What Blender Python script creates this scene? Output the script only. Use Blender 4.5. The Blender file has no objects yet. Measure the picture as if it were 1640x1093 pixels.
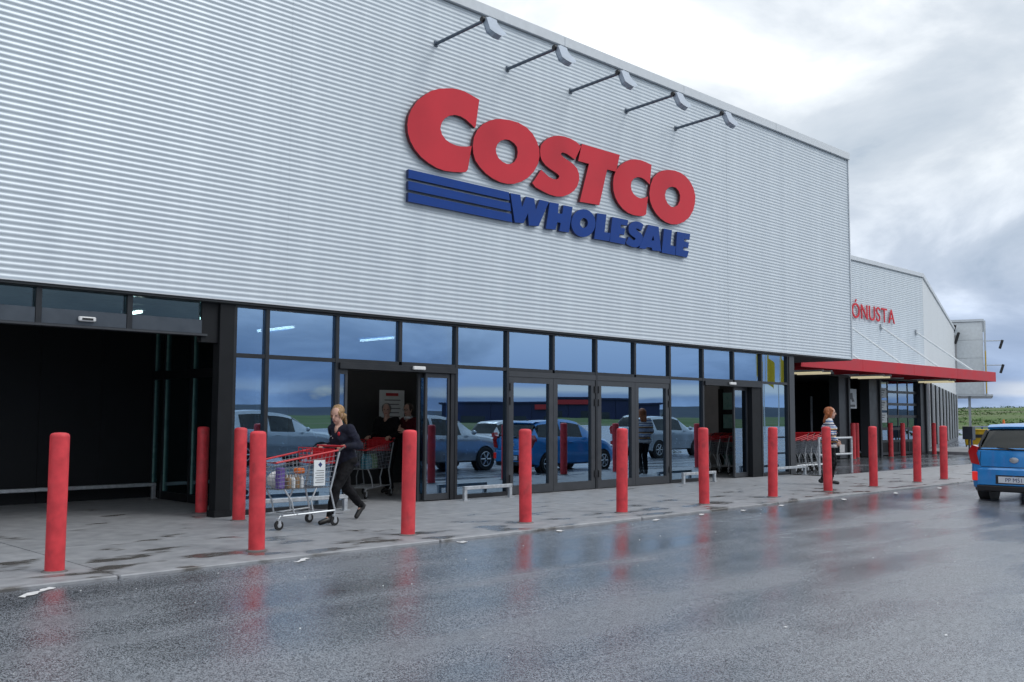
import bpy, bmesh, math, random
from mathutils import Vector, Matrix, geometry, noise
R = math.radians
PI = math.pi
random.seed(7)
scene = bpy.context.scene
COL = scene.collection

# ------------------------------------------------------------------ camera
EYE = 1.43
YAW, PITCH, ROLL = 0.789799622, 0.0769940976, 0.00459997216
fw = Vector((math.cos(YAW)*math.cos(PITCH), math.sin(YAW)*math.cos(PITCH), math.sin(PITCH)))
rt = Vector((math.sin(YAW), -math.cos(YAW), 0))
up = rt.cross(fw)
r2 = rt*math.cos(ROLL) + up*math.sin(ROLL)
u2 = -rt*math.sin(ROLL) + up*math.cos(ROLL)
cam_data = bpy.data.cameras.new('camera')
cam_data.sensor_width = 36
cam_data.lens = 1571.92/1640*36
cam_data.clip_start = 0.1
cam_data.clip_end = 20000
cam = bpy.data.objects.new('camera', cam_data)
COL.objects.link(cam)
m = Matrix((r2, u2, -fw)).transposed().to_4x4()
m.translation = Vector((0, 0, EYE))
cam.matrix_world = m
scene.camera = cam

# ------------------------------------------------------------------ world: overcast sky with breaks
SUN_EL, SUN_AZ = R(48), R(-62)            # azimuth counted from +X towards +Y
world = bpy.data.worlds.new('World')
scene.world = world
world.use_nodes = True
nt = world.node_tree
N, L = nt.nodes, nt.links
N.clear()
def nd(t, **kw):
    n = N.new(t)
    for k, v in kw.items():
        setattr(n, k, v)
    return n
def mth(op, a, b=None, c=None):
    n = nd('ShaderNodeMath', operation=op)
    for i, v in enumerate((a, b, c)):
        if v is None: continue
        if isinstance(v, (int, float)): n.inputs[i].default_value = v
        else: L.new(v, n.inputs[i])
    return n.outputs[0]
def ramp(fac, stops):
    n = nd('ShaderNodeValToRGB')
    e = n.color_ramp.elements
    while len(e) < len(stops): e.new(0.5)
    for el, (p, c) in zip(e, stops):
        el.position = p
        el.color = (*c, 1) if len(c) == 3 else c
    L.new(fac, n.inputs[0])
    return n.outputs[0]
out = nd('ShaderNodeOutputWorld')
bg = nd('ShaderNodeBackground')
bg.inputs['Strength'].default_value = 0.10
L.new(bg.outputs[0], out.inputs[0])
sky = nd('ShaderNodeTexSky', sky_type='NISHITA', sun_disc=False)
sky.sun_elevation = SUN_EL
sky.sun_rotation = PI/2 - SUN_AZ
tc = nd('ShaderNodeTexCoord')
sep = nd('ShaderNodeSeparateXYZ')
L.new(tc.outputs['Generated'], sep.inputs[0])
zc = mth('MAXIMUM', sep.outputs[2], 0.0)
den = mth('ADD', zc, 0.30)
px_ = mth('DIVIDE', sep.outputs[0], den)
py_ = mth('DIVIDE', sep.outputs[1], den)
cmb = nd('ShaderNodeCombineXYZ')
L.new(px_, cmb.inputs[0]); L.new(py_, cmb.inputs[1])
n1 = nd('ShaderNodeTexNoise'); n1.inputs['Scale'].default_value = 1.9; n1.inputs['Detail'].default_value = 8; n1.inputs['Roughness'].default_value = 0.55; n1.inputs['Distortion'].default_value = 0.5
L.new(cmb.outputs[0], n1.inputs['Vector'])
n2 = nd('ShaderNodeTexNoise'); n2.inputs['Scale'].default_value = 0.62; n2.inputs['Detail'].default_value = 3
mp = nd('ShaderNodeMapping'); mp.inputs['Location'].default_value = (3.1, 8.4, 0)
L.new(cmb.outputs[0], mp.inputs[0]); L.new(mp.outputs[0], n2.inputs['Vector'])
dens = mth('ADD', mth('MULTIPLY', n1.outputs[0], 0.62), mth('MULTIPLY', n2.outputs[0], 0.38))
cloud = ramp(dens, [(0.38, (5.5, 6.2, 7.0)), (0.45, (6.9, 7.45, 8.1)), (0.505, (9.0, 9.4, 9.8)), (0.57, (12.0, 12.2, 12.4))])
elev = ramp(zc, [(0.0, (0.42, 0.52, 0.70)), (0.03, (0.34, 0.45, 0.66)), (0.07, (0.50, 0.60, 0.78)), (0.13, (0.76, 0.82, 0.92)), (0.24, (0.96, 0.98, 1.0)), (0.6, (1.08, 1.08, 1.08)), (1.0, (1.12, 1.12, 1.12))])
mul = nd('ShaderNodeMix', data_type='RGBA', blend_type='MULTIPLY'); mul.inputs[0].default_value = 1.0
L.new(cloud, mul.inputs[6]); L.new(elev, mul.inputs[7])
# light strip of clear sky low under the cloud deck
wob = mth('MULTIPLY', mth('SUBTRACT', n1.outputs[0], 0.5), 0.012)
zz = mth('ADD', sep.outputs[2], wob)
strip = ramp(zz, [(0.0, (0, 0, 0)), (0.019, (0, 0, 0)), (0.0235, (1, 1, 1)), (0.030, (1, 1, 1)), (0.036, (0, 0, 0))])
mixs = nd('ShaderNodeMix', data_type='RGBA'); brk = ramp(n2.outputs[0], [(0.42, (0.15,)*3), (0.56, (1,)*3)]); L.new(mth('MULTIPLY', strip, brk), mixs.inputs[0]); L.new(mul.outputs[2], mixs.inputs[6]); mixs.inputs[7].default_value = (7.6, 7.9, 8.2, 1)
# breaks in the deck show the clear sky behind
gap = ramp(dens, [(0.30, (1, 1, 1)), (0.385, (0, 0, 0))])
mixg = nd('ShaderNodeMix', data_type='RGBA')
L.new(gap, mixg.inputs[0]); L.new(mixs.outputs[2], mixg.inputs[6]); L.new(sky.outputs[0], mixg.inputs[7])
L.new(mixg.outputs[2], bg.inputs[0])

sun_d = bpy.data.lights.new('sun', 'SUN')
sun_d.energy = 1.0
sun_d.angle = R(22)
sun_d.color = (1.0, 0.985, 0.965)
sun = bpy.data.objects.new('sun', sun_d)
COL.objects.link(sun)
sun.rotation_euler = Vector((-math.cos(SUN_AZ)*math.cos(SUN_EL), -math.sin(SUN_AZ)*math.cos(SUN_EL), -math.sin(SUN_EL))).to_track_quat('-Z', 'Y').to_euler()

vs = scene.view_settings
vs.view_transform = 'Standard'; vs.look = 'None'; vs.gamma = 1.0; vs.use_curve_mapping = False
vs.exposure = 0.07
scene.render.engine = 'CYCLES'
scene.cycles.use_denoising = True
scene.cycles.max_bounces = 8
scene.cycles.transparent_max_bounces = 16
scene.cycles.caustics_reflective = False
scene.cycles.caustics_refractive = False
scene.cycles.sample_clamp_indirect = 6

# ------------------------------------------------------------------ materials
MATS = {}
def new_mat(name):
    mt = bpy.data.materials.new(name); mt.use_nodes = True
    t = mt.node_tree; t.nodes.clear()
    o = t.nodes.new('ShaderNodeOutputMaterial')
    MATS[name] = mt
    return mt, t, o
def link(t, a, b): t.links.new(a, b)
def mat(name, col, rough=0.5, metal=0.0, spec=0.5, var=0.06, scale=6.0, bump=0.0, bscale=40.0, emit=None, coat=0.0, dirt=0.0, rvar=0.08):
    """Principled material with a little uneven colour, roughness and relief."""
    mt, t, o = new_mat(name)
    b = t.nodes.new('ShaderNodeBsdfPrincipled'); link(t, b.outputs[0], o.inputs[0])
    tc = t.nodes.new('ShaderNodeTexCoord')
    nz = t.nodes.new('ShaderNodeTexNoise'); nz.inputs['Scale'].default_value = scale; nz.inputs['Detail'].default_value = 6
    link(t, tc.outputs['Object'], nz.inputs['Vector'])
    mr = t.nodes.new('ShaderNodeMapRange'); mr.inputs[1].default_value = 0.3; mr.inputs[2].default_value = 0.7
    mr.inputs[3].default_value = 1 - var*1.6 - dirt; mr.inputs[4].default_value = 1 + var
    link(t, nz.outputs[0], mr.inputs[0])
    mx = t.nodes.new('ShaderNodeMix'); mx.data_type = 'RGBA'; mx.blend_type = 'MULTIPLY'; mx.inputs[0].default_value = 1
    mx.inputs[6].default_value = (*col, 1); link(t, mr.outputs[0], mx.inputs[7]); link(t, mx.outputs[2], b.inputs['Base Color'])
    m2 = t.nodes.new('ShaderNodeMapRange'); m2.inputs[1].default_value = 0.3; m2.inputs[2].default_value = 0.7
    m2.inputs[3].default_value = max(0.02, rough - rvar); m2.inputs[4].default_value = min(1, rough + rvar)
    link(t, nz.outputs[0], m2.inputs[0]); link(t, m2.outputs[0], b.inputs['Roughness'])
    b.inputs['Metallic'].default_value = metal
    b.inputs['Specular IOR Level'].default_value = spec
    b.inputs['Coat Weight'].default_value = coat
    b.inputs['Coat Roughness'].default_value = 0.06
    if bump:
        n2 = t.nodes.new('ShaderNodeTexNoise'); n2.inputs['Scale'].default_value = bscale; n2.inputs['Detail'].default_value = 4
        link(t, tc.outputs['Object'], n2.inputs['Vector'])
        bp = t.nodes.new('ShaderNodeBump'); bp.inputs['Strength'].default_value = bump; bp.inputs['Distance'].default_value = 0.01
        link(t, n2.outputs[0], bp.inputs['Height']); link(t, bp.outputs[0], b.inputs['Normal'])
    if emit:
        b.inputs['Emission Color'].default_value = (*emit[0], 1); b.inputs['Emission Strength'].default_value = emit[1]
    return mt
def glass(name, tint, refl, base, gain, rough=0.0, wav=0.0):
    """Coated pane: mirror-like reflection over a see-through body."""
    mt, t, o = new_mat(name)
    tr = t.nodes.new('ShaderNodeBsdfTransparent'); tr.inputs[0].default_value = (*tint, 1)
    gl = t.nodes.new('ShaderNodeBsdfGlossy'); gl.inputs[0].default_value = (*refl, 1); gl.inputs['Roughness'].default_value = rough
    fr = t.nodes.new('ShaderNodeFresnel'); fr.inputs[0].default_value = 1.5
    ma = t.nodes.new('ShaderNodeMath'); ma.operation = 'MULTIPLY_ADD'; ma.inputs[1].default_value = gain; ma.inputs[2].default_value = base; ma.use_clamp = True
    link(t, fr.outputs[0], ma.inputs[0])
    mx = t.nodes.new('ShaderNodeMixShader')
    link(t, ma.outputs[0], mx.inputs[0]); link(t, tr.outputs[0], mx.inputs[1]); link(t, gl.outputs[0], mx.inputs[2])
    link(t, mx.outputs[0], o.inputs[0])
    if wav:
        oi = t.nodes.new('ShaderNodeObjectInfo'); wn = t.nodes.new('ShaderNodeTexWhiteNoise'); wn.noise_dimensions = '1D'; link(t, oi.outputs['Random'], wn.inputs['W'])
        v1 = t.nodes.new('ShaderNodeVectorMath'); v1.operation = 'SUBTRACT'; v1.inputs[1].default_value = (.5, .5, .5); link(t, wn.outputs['Color'], v1.inputs[0])
        v2 = t.nodes.new('ShaderNodeVectorMath'); v2.operation = 'SCALE'; v2.inputs[3].default_value = 0.005; link(t, v1.outputs[0], v2.inputs[0])
        v3 = t.nodes.new('ShaderNodeVectorMath'); v3.operation = 'ADD'; link(t, v2.outputs[0], v3.inputs[1])
        tc = t.nodes.new('ShaderNodeTexCoord'); nz = t.nodes.new('ShaderNodeTexNoise'); nz.inputs['Scale'].default_value = 0.9; nz.inputs['Detail'].default_value = 1
        link(t, tc.outputs['Object'], nz.inputs['Vector'])
        bp = t.nodes.new('ShaderNodeBump'); bp.inputs['Strength'].default_value = wav; bp.inputs['Distance'].default_value = 0.02
        link(t, nz.outputs[0], bp.inputs['Height']); link(t, bp.outputs[0], v3.inputs[0]); v4 = t.nodes.new('ShaderNodeVectorMath'); v4.operation = 'NORMALIZE'; link(t, v3.outputs[0], v4.inputs[0]); link(t, v4.outputs[0], gl.inputs['Normal'])
    return mt

# cladding: coil-coated light grey steel, faint differences from sheet to sheet
mt, t, o = new_mat('cladding')
b = t.nodes.new('ShaderNodeBsdfPrincipled'); link(t, b.outputs[0], o.inputs[0])
oi = t.nodes.new('ShaderNodeObjectInfo'); tcx = t.nodes.new('ShaderNodeTexCoord')
mpx = t.nodes.new('ShaderNodeMapping'); mpx.inputs['Scale'].default_value = (2.6, 1, 0.16); link(t, tcx.outputs['Object'], mpx.inputs[0])
nz = t.nodes.new('ShaderNodeTexNoise'); nz.inputs['Scale'].default_value = 1.6; nz.inputs['Detail'].default_value = 7; link(t, mpx.outputs[0], nz.inputs['Vector'])
ad = t.nodes.new('ShaderNodeMath'); ad.operation = 'MULTIPLY_ADD'; ad.inputs[1].default_value = 0.02; ad.inputs[2].default_value = 0.0; link(t, oi.outputs['Random'], ad.inputs[0])
a2 = t.nodes.new('ShaderNodeMath'); a2.operation = 'MULTIPLY_ADD'; a2.inputs[1].default_value = 0.30; link(t, nz.outputs[0], a2.inputs[0]); link(t, ad.outputs[0], a2.inputs[2])
rp = t.nodes.new('ShaderNodeValToRGB'); rp.color_ramp.elements[0].position = 0.0; rp.color_ramp.elements[0].color = (0.48, 0.54, 0.60, 1); rp.color_ramp.elements[1].position = 0.24; rp.color_ramp.elements[1].color = (0.60, 0.665, 0.72, 1)
link(t, a2.outputs[0], rp.inputs[0]); link(t, rp.outputs[0], b.inputs['Base Color'])
b.inputs['Roughness'].default_value = 0.38; b.inputs['Metallic'].default_value = 0.15

# wet asphalt
mt, t, o = new_mat('wet_asphalt')
b = t.nodes.new('ShaderNodeBsdfPrincipled'); link(t, b.outputs[0], o.inputs[0])
tcx = t.nodes.new('ShaderNodeTexCoord')
def tn(kind, scale, detail=4, src=None, rough=0.5):
    n = t.nodes.new(kind); n.inputs['Scale'].default_value = scale
    if 'Detail' in n.inputs: n.inputs['Detail'].default_value = detail
    link(t, (src or tcx.outputs['Object']), n.inputs['Vector']); return n
def tm(op, a, bb=None, c=None, clamp=False):
    n = t.nodes.new('ShaderNodeMath'); n.operation = op; n.use_clamp = clamp
    for i, v in enumerate((a, bb, c)):
        if v is None: continue
        if isinstance(v, (int, float)): n.inputs[i].default_value = v
        else: link(t, v, n.inputs[i])
    return n.outputs[0]
def tramp(fac, stops):
    n = t.nodes.new('ShaderNodeValToRGB'); e = n.color_ramp.elements
    while len(e) < len(stops): e.new(0.5)
    for el, (p, c) in zip(e, stops):
        el.position = p; el.color = (*c, 1)
    link(t, fac, n.inputs[0]); return n.outputs[0]
mpx = t.nodes.new('ShaderNodeMapping'); mpx.inputs['Scale'].default_value = (0.16, 0.95, 1); link(t, tcx.outputs['Object'], mpx.inputs[0])
streak = tn('ShaderNodeTexNoise', 1.1, 5, mpx.outputs[0])        # wheel tracks and drying bands run along the lane
patch = tn('ShaderNodeTexNoise', 0.55, 5)
grain = tn('ShaderNodeTexVoronoi', 125)
fine = tn('ShaderNodeTexNoise', 170, 3)
wet = tm('ADD', tm('MULTIPLY', streak.outputs[0], 0.6), tm('MULTIPLY', patch.outputs[0], 0.4))
sepw = t.nodes.new('ShaderNodeSeparateXYZ'); link(t, tcx.outputs['Object'], sepw.inputs[0])
wobble = tm('MULTIPLY', tm('SUBTRACT', patch.outputs[0], 0.5), 0.9)
for yy, ww_, am in ((6.75, 0.16, 0.085), (5.2, 0.20, 0.06), (3.9, 0.2, 0.05)):        # tyre tracks worn along the lane
    dd = tm('DIVIDE', tm('SUBTRACT', tm('ADD', sepw.outputs[1], wobble), yy), ww_)
    wet = tm('ADD', wet, tm('MULTIPLY', tm('POWER', 2.718, tm('MULTIPLY', tm('MULTIPLY', dd, dd), -1.0)), am))
drain = t.nodes.new('ShaderNodeMapRange'); drain.inputs[1].default_value = 8.2; drain.inputs[2].default_value = 5.6; drain.inputs[3].default_value = -0.02; drain.inputs[4].default_value = 0.045   # water lies along the kerb
link(t, sepw.outputs[1], drain.inputs[0]); wet = tm('ADD', wet, drain.outputs[0])
gcol = tramp(grain.outputs['Color'], [(0.0, (0.006, 0.0075, 0.010)), (0.45, (0.010, 0.012, 0.0155)), (0.70, (0.018, 0.021, 0.027)), (0.88, (0.042, 0.047, 0.057)), (0.99, (0.24, 0.26, 0.29))])
wcol = tramp(wet, [(0.38, (0.66, 0.66, 0.68)), (0.60, (1.2, 1.2, 1.2))])
mx = t.nodes.new('ShaderNodeMix'); mx.data_type = 'RGBA'; mx.blend_type = 'MULTIPLY'; mx.inputs[0].default_value = 1
link(t, gcol, mx.inputs[6]); link(t, wcol, mx.inputs[7]); link(t, mx.outputs[2], b.inputs['Base Color'])
rr = tramp(wet, [(0.40, (0.10,)*3), (0.49, (0.18,)*3), (0.58, (0.27,)*3), (0.68, (0.34,)*3)])
link(t, tm('ADD', rr, tm('MULTIPLY', tm('SUBTRACT', fine.outputs[0], 0.5), 0.18)), b.inputs['Roughness'])
b.inputs['Specular IOR Level'].default_value = 0.9
hgt = tm('ADD', tm('MULTIPLY', grain.outputs['Distance'], 0.9), tm('MULTIPLY', fine.outputs[0], 0.6))
bp = t.nodes.new('ShaderNodeBump'); bp.inputs['Distance'].default_value = 0.006
link(t, tramp(wet, [(0.40, (0.08,)*3), (0.56, (0.20,)*3), (0.68, (0.32,)*3)]), bp.inputs['Strength'])
link(t, hgt, bp.inputs['Height']); link(t, bp.outputs[0], b.inputs['Normal'])

# concrete paving with damp patches
mt, t, o = new_mat('concrete')
b = t.nodes.new('ShaderNodeBsdfPrincipled'); link(t, b.outputs[0], o.inputs[0])
geo = t.nodes.new('ShaderNodeNewGeometry')
P = geo.outputs['Position']
mpx = t.nodes.new('ShaderNodeMapping'); mpx.inputs['Scale'].default_value = (0.8, 1.55, 1); mpx.inputs['Location'].default_value = (1.9, 0.35, 0); link(t, P, mpx.inputs[0])
damp = tn('ShaderNodeTexNoise', 1.7, 6, mpx.outputs[0])
mott = tn('ShaderNodeTexNoise', 5.0, 6, P)
gr = tn('ShaderNodeTexNoise', 90, 3, P)
oi = t.nodes.new('ShaderNodeObjectInfo')
sepp = t.nodes.new('ShaderNodeSeparateXYZ'); link(t, P, sepp.inputs[0])
edge = t.nodes.new('ShaderNodeMapRange'); edge.inputs[1].default_value = 11.2; edge.inputs[2].default_value = 9.2; edge.inputs[3].default_value = -0.07; edge.inputs[4].default_value = 0.03
link(t, sepp.outputs[1], edge.inputs[0])                          # the kerb side is where the rain blows in
dsum = tm('ADD', damp.outputs[0], edge.outputs[0])
dm = tramp(dsum, [(0.545, (0,)*3), (0.62, (1,)*3)])
dry = tramp(mott.outputs[0], [(0.30, (0.235, 0.245, 0.262)), (0.55, (0.30, 0.31, 0.33)), (0.75, (0.36, 0.37, 0.385))])
mx = t.nodes.new('ShaderNodeMix'); mx.data_type = 'RGBA'; link(t, tm('MULTIPLY', dm, 0.85), mx.inputs[0]); link(t, dry, mx.inputs[6]); mx.inputs[7].default_value = (0.085, 0.078, 0.07, 1)
mv = t.nodes.new('ShaderNodeMix'); mv.data_type = 'RGBA'; mv.blend_type = 'MULTIPLY'; mv.inputs[0].default_value = 1
link(t, mx.outputs[2], mv.inputs[6]); link(t, tm('MULTIPLY_ADD', oi.outputs['Random'], 0.16, 0.9), mv.inputs[7]); link(t, mv.outputs[2], b.inputs['Base Color'])
link(t, tm('MULTIPLY_ADD', dm, -0.32, 0.56), b.inputs['Roughness'])
bp = t.nodes.new('ShaderNodeBump'); bp.inputs['Strength'].default_value = 0.18; bp.inputs['Distance'].default_value = 0.004
link(t, gr.outputs[0], bp.inputs['Height']); link(t, bp.outputs[0], b.inputs['Normal'])

M = MATS
mat('flashing', (0.60, 0.64, 0.68), 0.4, 0.15, var=0.04)
mat('dark_frame', (0.014, 0.016, 0.020), 0.36, 0.0, var=0.1)
mat('grey_frame', (0.042, 0.046, 0.053), 0.38, 0.0, var=0.08)
mat('black_panel', (0.012, 0.0135, 0.016), 0.55, 0.0, spec=0.2, var=0.1)
mat('header_panel', (0.060, 0.075, 0.095), 0.42, 0.2, var=0.1)
mat('soffit', (0.05, 0.055, 0.06), 0.6)
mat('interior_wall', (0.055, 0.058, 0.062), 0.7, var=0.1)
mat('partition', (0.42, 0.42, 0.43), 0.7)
mat('sign_red', (0.62, 0.042, 0.060), 0.55, spec=0.2, var=0.05, scale=1.2)
mat('sign_red_side', (0.10, 0.008, 0.014), 0.5)  # darker copy of the face red: shade of the letter sides put into colour
mat('sign_blue', (0.007, 0.050, 0.255), 0.5, spec=0.2, var=0.06, scale=1.5)
mat('sign_blue_side', (0.008, 0.022, 0.10), 0.5)  # same for the blue letters and stripes, side shade painted in
mt = mat('bollard_red', (0.67, 0.055, 0.068), 0.45, spec=0.3, var=0.12, scale=7, bump=0.10, bscale=18, dirt=0.06)
t = mt.node_tree                                                   # rubbed and scuffed sleeves, each one different
bs_ = [n for n in t.nodes if n.type == 'BSDF_PRINCIPLED'][0]
oi = t.nodes.new('ShaderNodeObjectInfo'); tcx = t.nodes.new('ShaderNodeTexCoord')
va = t.nodes.new('ShaderNodeVectorMath'); va.operation = 'ADD'; link(t, tcx.outputs['Object'], va.inputs[0])
vm = t.nodes.new('ShaderNodeVectorMath'); vm.operation = 'SCALE'; vm.inputs[3].default_value = 40; link(t, oi.outputs['Location'], vm.inputs[0]); link(t, vm.outputs[0], va.inputs[1])
mpx = t.nodes.new('ShaderNodeMapping'); mpx.inputs['Scale'].default_value = (3.4, 3.4, 2.4); link(t, va.outputs[0], mpx.inputs[0])
sc1 = tn('ShaderNodeTexNoise', 2.4, 7, mpx.outputs[0]); sc2 = tn('ShaderNodeTexNoise', 3.0, 5, va.outputs[0])
src_ = bs_.inputs['Base Color'].links[0].from_socket
mxa = t.nodes.new('ShaderNodeMix'); mxa.data_type = 'RGBA'; link(t, tm('MULTIPLY', tramp(sc1.outputs[0], [(0.58, (0,)*3), (0.74, (1,)*3)]), 0.45), mxa.inputs[0]); link(t, src_, mxa.inputs[6]); mxa.inputs[7].default_value = (0.20, 0.03, 0.035, 1)
mxb = t.nodes.new('ShaderNodeMix'); mxb.data_type = 'RGBA'; link(t, tm('MULTIPLY', tramp(sc2.outputs[0], [(0.52, (0,)*3), (0.75, (1,)*3)]), 0.28), mxb.inputs[0]); link(t, mxa.outputs[2], mxb.inputs[6]); mxb.inputs[7].default_value = (0.66, 0.13, 0.13, 1)
link(t, mxb.outputs[2], bs_.inputs['Base Color'])
mat('bollard_foot', (0.16, 0.15, 0.15), 0.7, var=0.2, scale=20)
mat('canopy_red', (0.52, 0.026, 0.040), 0.45, spec=0.3, var=0.08, scale=1.5)
mat('galvanised', (0.50, 0.53, 0.56), 0.42, 0.55, var=0.14, scale=18)
mat('chrome_wire', (0.30, 0.33, 0.37), 0.3, 0.75, var=0.1)
mat('lamp_grey', (0.36, 0.42, 0.50), 0.42, 0.3, var=0.06)
mat('lamp_arm', (0.11, 0.14, 0.18), 0.4, 0.5)
mat('black_plastic', (0.012, 0.012, 0.014), 0.45)
mat('rubber', (0.012, 0.012, 0.013), 0.7, bump=0.2, bscale=60)
mat('red_plastic', (0.52, 0.02, 0.03), 0.36)
mat('white_paint', (0.72, 0.73, 0.74), 0.55, var=0.15, scale=14, dirt=0.08)
mat('white_board', (0.70, 0.74, 0.76), 0.5)
mat('print_grey', (0.16, 0.17, 0.18), 0.6)
mat('print_red', (0.45, 0.03, 0.04), 0.6)
mat('print_blue', (0.05, 0.09, 0.30), 0.6)
mat('yellow_plastic', (0.62, 0.40, 0.015), 0.45, var=0.1)
mat('blue_paint', (0.035, 0.065, 0.20), 0.45)
mat('orange_plastic', (0.70, 0.16, 0.02), 0.5)
mat('purple_pack', (0.16, 0.10, 0.36), 0.5)
mat('card_brown', (0.30, 0.19, 0.10), 0.7)
mat('bottle_green', (0.10, 0.22, 0.10), 0.2)
mat('bottle_blue', (0.08, 0.25, 0.32), 0.2)
mat('tube_light', (0.9, 0.9, 0.9), 0.5, emit=((1.0, 0.97, 0.92), 9.0))
mat('tube_light_warm', (0.9, 0.85, 0.6), 0.5, emit=((1.0, 0.88, 0.58), 0.4))
mat('sensor_white', (0.75, 0.76, 0.76), 0.4)
mat('skin', (0.56, 0.34, 0.26), 0.5, spec=0.35, var=0.05)
mat('eye_dark', (0.03, 0.022, 0.02), 0.3)
mat('lip', (0.36, 0.12, 0.11), 0.5)
mat('hair_blonde', (0.34, 0.20, 0.085), 0.5, var=0.35, scale=60, bump=0.6, bscale=90)
mat('hair_brown', (0.060, 0.032, 0.02), 0.5, var=0.3, scale=60, bump=0.6, bscale=90)
mat('hair_red', (0.36, 0.105, 0.028), 0.5, var=0.35, scale=60, bump=0.6, bscale=90)
mat('hair_grey', (0.22, 0.21, 0.20), 0.6, var=0.3, scale=60, bump=0.6, bscale=90)
mat('cloth_navy', (0.018, 0.020, 0.034), 0.8, spec=0.15, var=0.25, scale=14, bump=0.5, bscale=26)
mat('cloth_black', (0.010, 0.010, 0.012), 0.75, spec=0.15, var=0.25, scale=14, bump=0.5, bscale=26)
mat('cloth_burgundy', (0.085, 0.010, 0.018), 0.8, spec=0.15, var=0.25, scale=14, bump=0.5, bscale=26)
mat('leather_black', (0.012, 0.011, 0.011), 0.35, bump=0.3, bscale=40)
mat('cloth_white', (0.66, 0.66, 0.66), 0.8)
mat('shelf_goods', (0.30, 0.26, 0.16), 0.6, var=0.6, scale=9)
mat('car_blue', (0.030, 0.27, 0.68), 0.22, 0.1, var=0.04, coat=0.9, rvar=0.03)
mat('car_silver', (0.40, 0.45, 0.50), 0.25, 0.6, var=0.04, coat=0.8, rvar=0.03)
mat('car_white', (0.60, 0.62, 0.64), 0.28, 0.1, var=0.04, coat=0.8, rvar=0.03)
mat('car_trim', (0.014, 0.014, 0.016), 0.5)
mat('alloy', (0.52, 0.54, 0.56), 0.3, 0.8)
mat('lamp_red', (0.42, 0.010, 0.012), 0.12, coat=1.0)
mat('lamp_clear', (0.62, 0.64, 0.66), 0.1, 0.3, coat=1.0)
mat('reflector_glow', (0.6, 0.02, 0.02), 0.3, emit=((1.0, 0.04, 0.03), 0.3))  # rear reflectors given a faint red glow of their own
mat('plate_white', (0.68, 0.72, 0.78), 0.4)
mat('plate_ink', (0.02, 0.04, 0.15), 0.5)
mat('bark', (0.09, 0.065, 0.045), 0.85)
mat('needle', (0.018, 0.045, 0.022), 0.7, var=0.4, scale=5)
mat('flag_yellow', (0.72, 0.50, 0.02), 0.7)
mat('far_wall_white', (0.66, 0.70, 0.73), 0.5, var=0.05)
mat('far_wall_blue', (0.012, 0.022, 0.085), 0.5, var=0.1)
mat('window_dark', (0.03, 0.04, 0.05), 0.12, spec=0.7)
mat('leaf_green', (0.075, 0.13, 0.045), 0.8, spec=0.1, var=0.45, scale=0.05)
glass('pane', (0.40, 0.50, 0.56), (0.54, 0.76, 1.0), 0.46, 1.2, 0.0, 0.02)
glass('door_pane', (0.50, 0.60, 0.64), (0.56, 0.76, 1.0), 0.32, 1.1, 0.0, 0.02)
glass('side_pane', (0.50, 0.62, 0.62), (0.7, 0.85, 0.9), 0.06, 0.8, 0.0, 0.0)
glass('car_glass', (0.05, 0.06, 0.065), (0.95, 1.0, 1.0), 0.02, 0.8, 0.0, 0.0)
mat('pane_edge', (0.22, 0.42, 0.40), 0.3)

# hill ground: grass and bare grey patches
def hill_mat(name, a, bcol, c, scale):
    global t
    mt, t, o = new_mat(name)
    b = t.nodes.new('ShaderNodeBsdfPrincipled'); link(t, b.outputs[0], o.inputs[0]); b.inputs['Roughness'].default_value = 0.9; b.inputs['Specular IOR Level'].default_value = 0.1
    geo = t.nodes.new('ShaderNodeNewGeometry')
    nz = t.nodes.new('ShaderNodeTexNoise'); nz.inputs['Scale'].default_value = scale; nz.inputs['Detail'].default_value = 9; nz.inputs['Roughness'].default_value = 0.62
    link(t, geo.outputs['Position'], nz.inputs['Vector'])
    link(t, tramp(nz.outputs[0], [(0.34, a), (0.50, bcol), (0.66, c)]), b.inputs['Base Color'])
hill_mat('grassland', (0.060, 0.110, 0.036), (0.090, 0.140, 0.050), (0.14, 0.15, 0.10), 0.02)
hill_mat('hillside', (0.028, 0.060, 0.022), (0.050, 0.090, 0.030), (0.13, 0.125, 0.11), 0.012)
hill_mat('ridge', (0.040, 0.060, 0.085), (0.050, 0.070, 0.095), (0.065, 0.085, 0.11), 0.002)  # far ridges: blue of distance haze put into the rock colour

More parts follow.
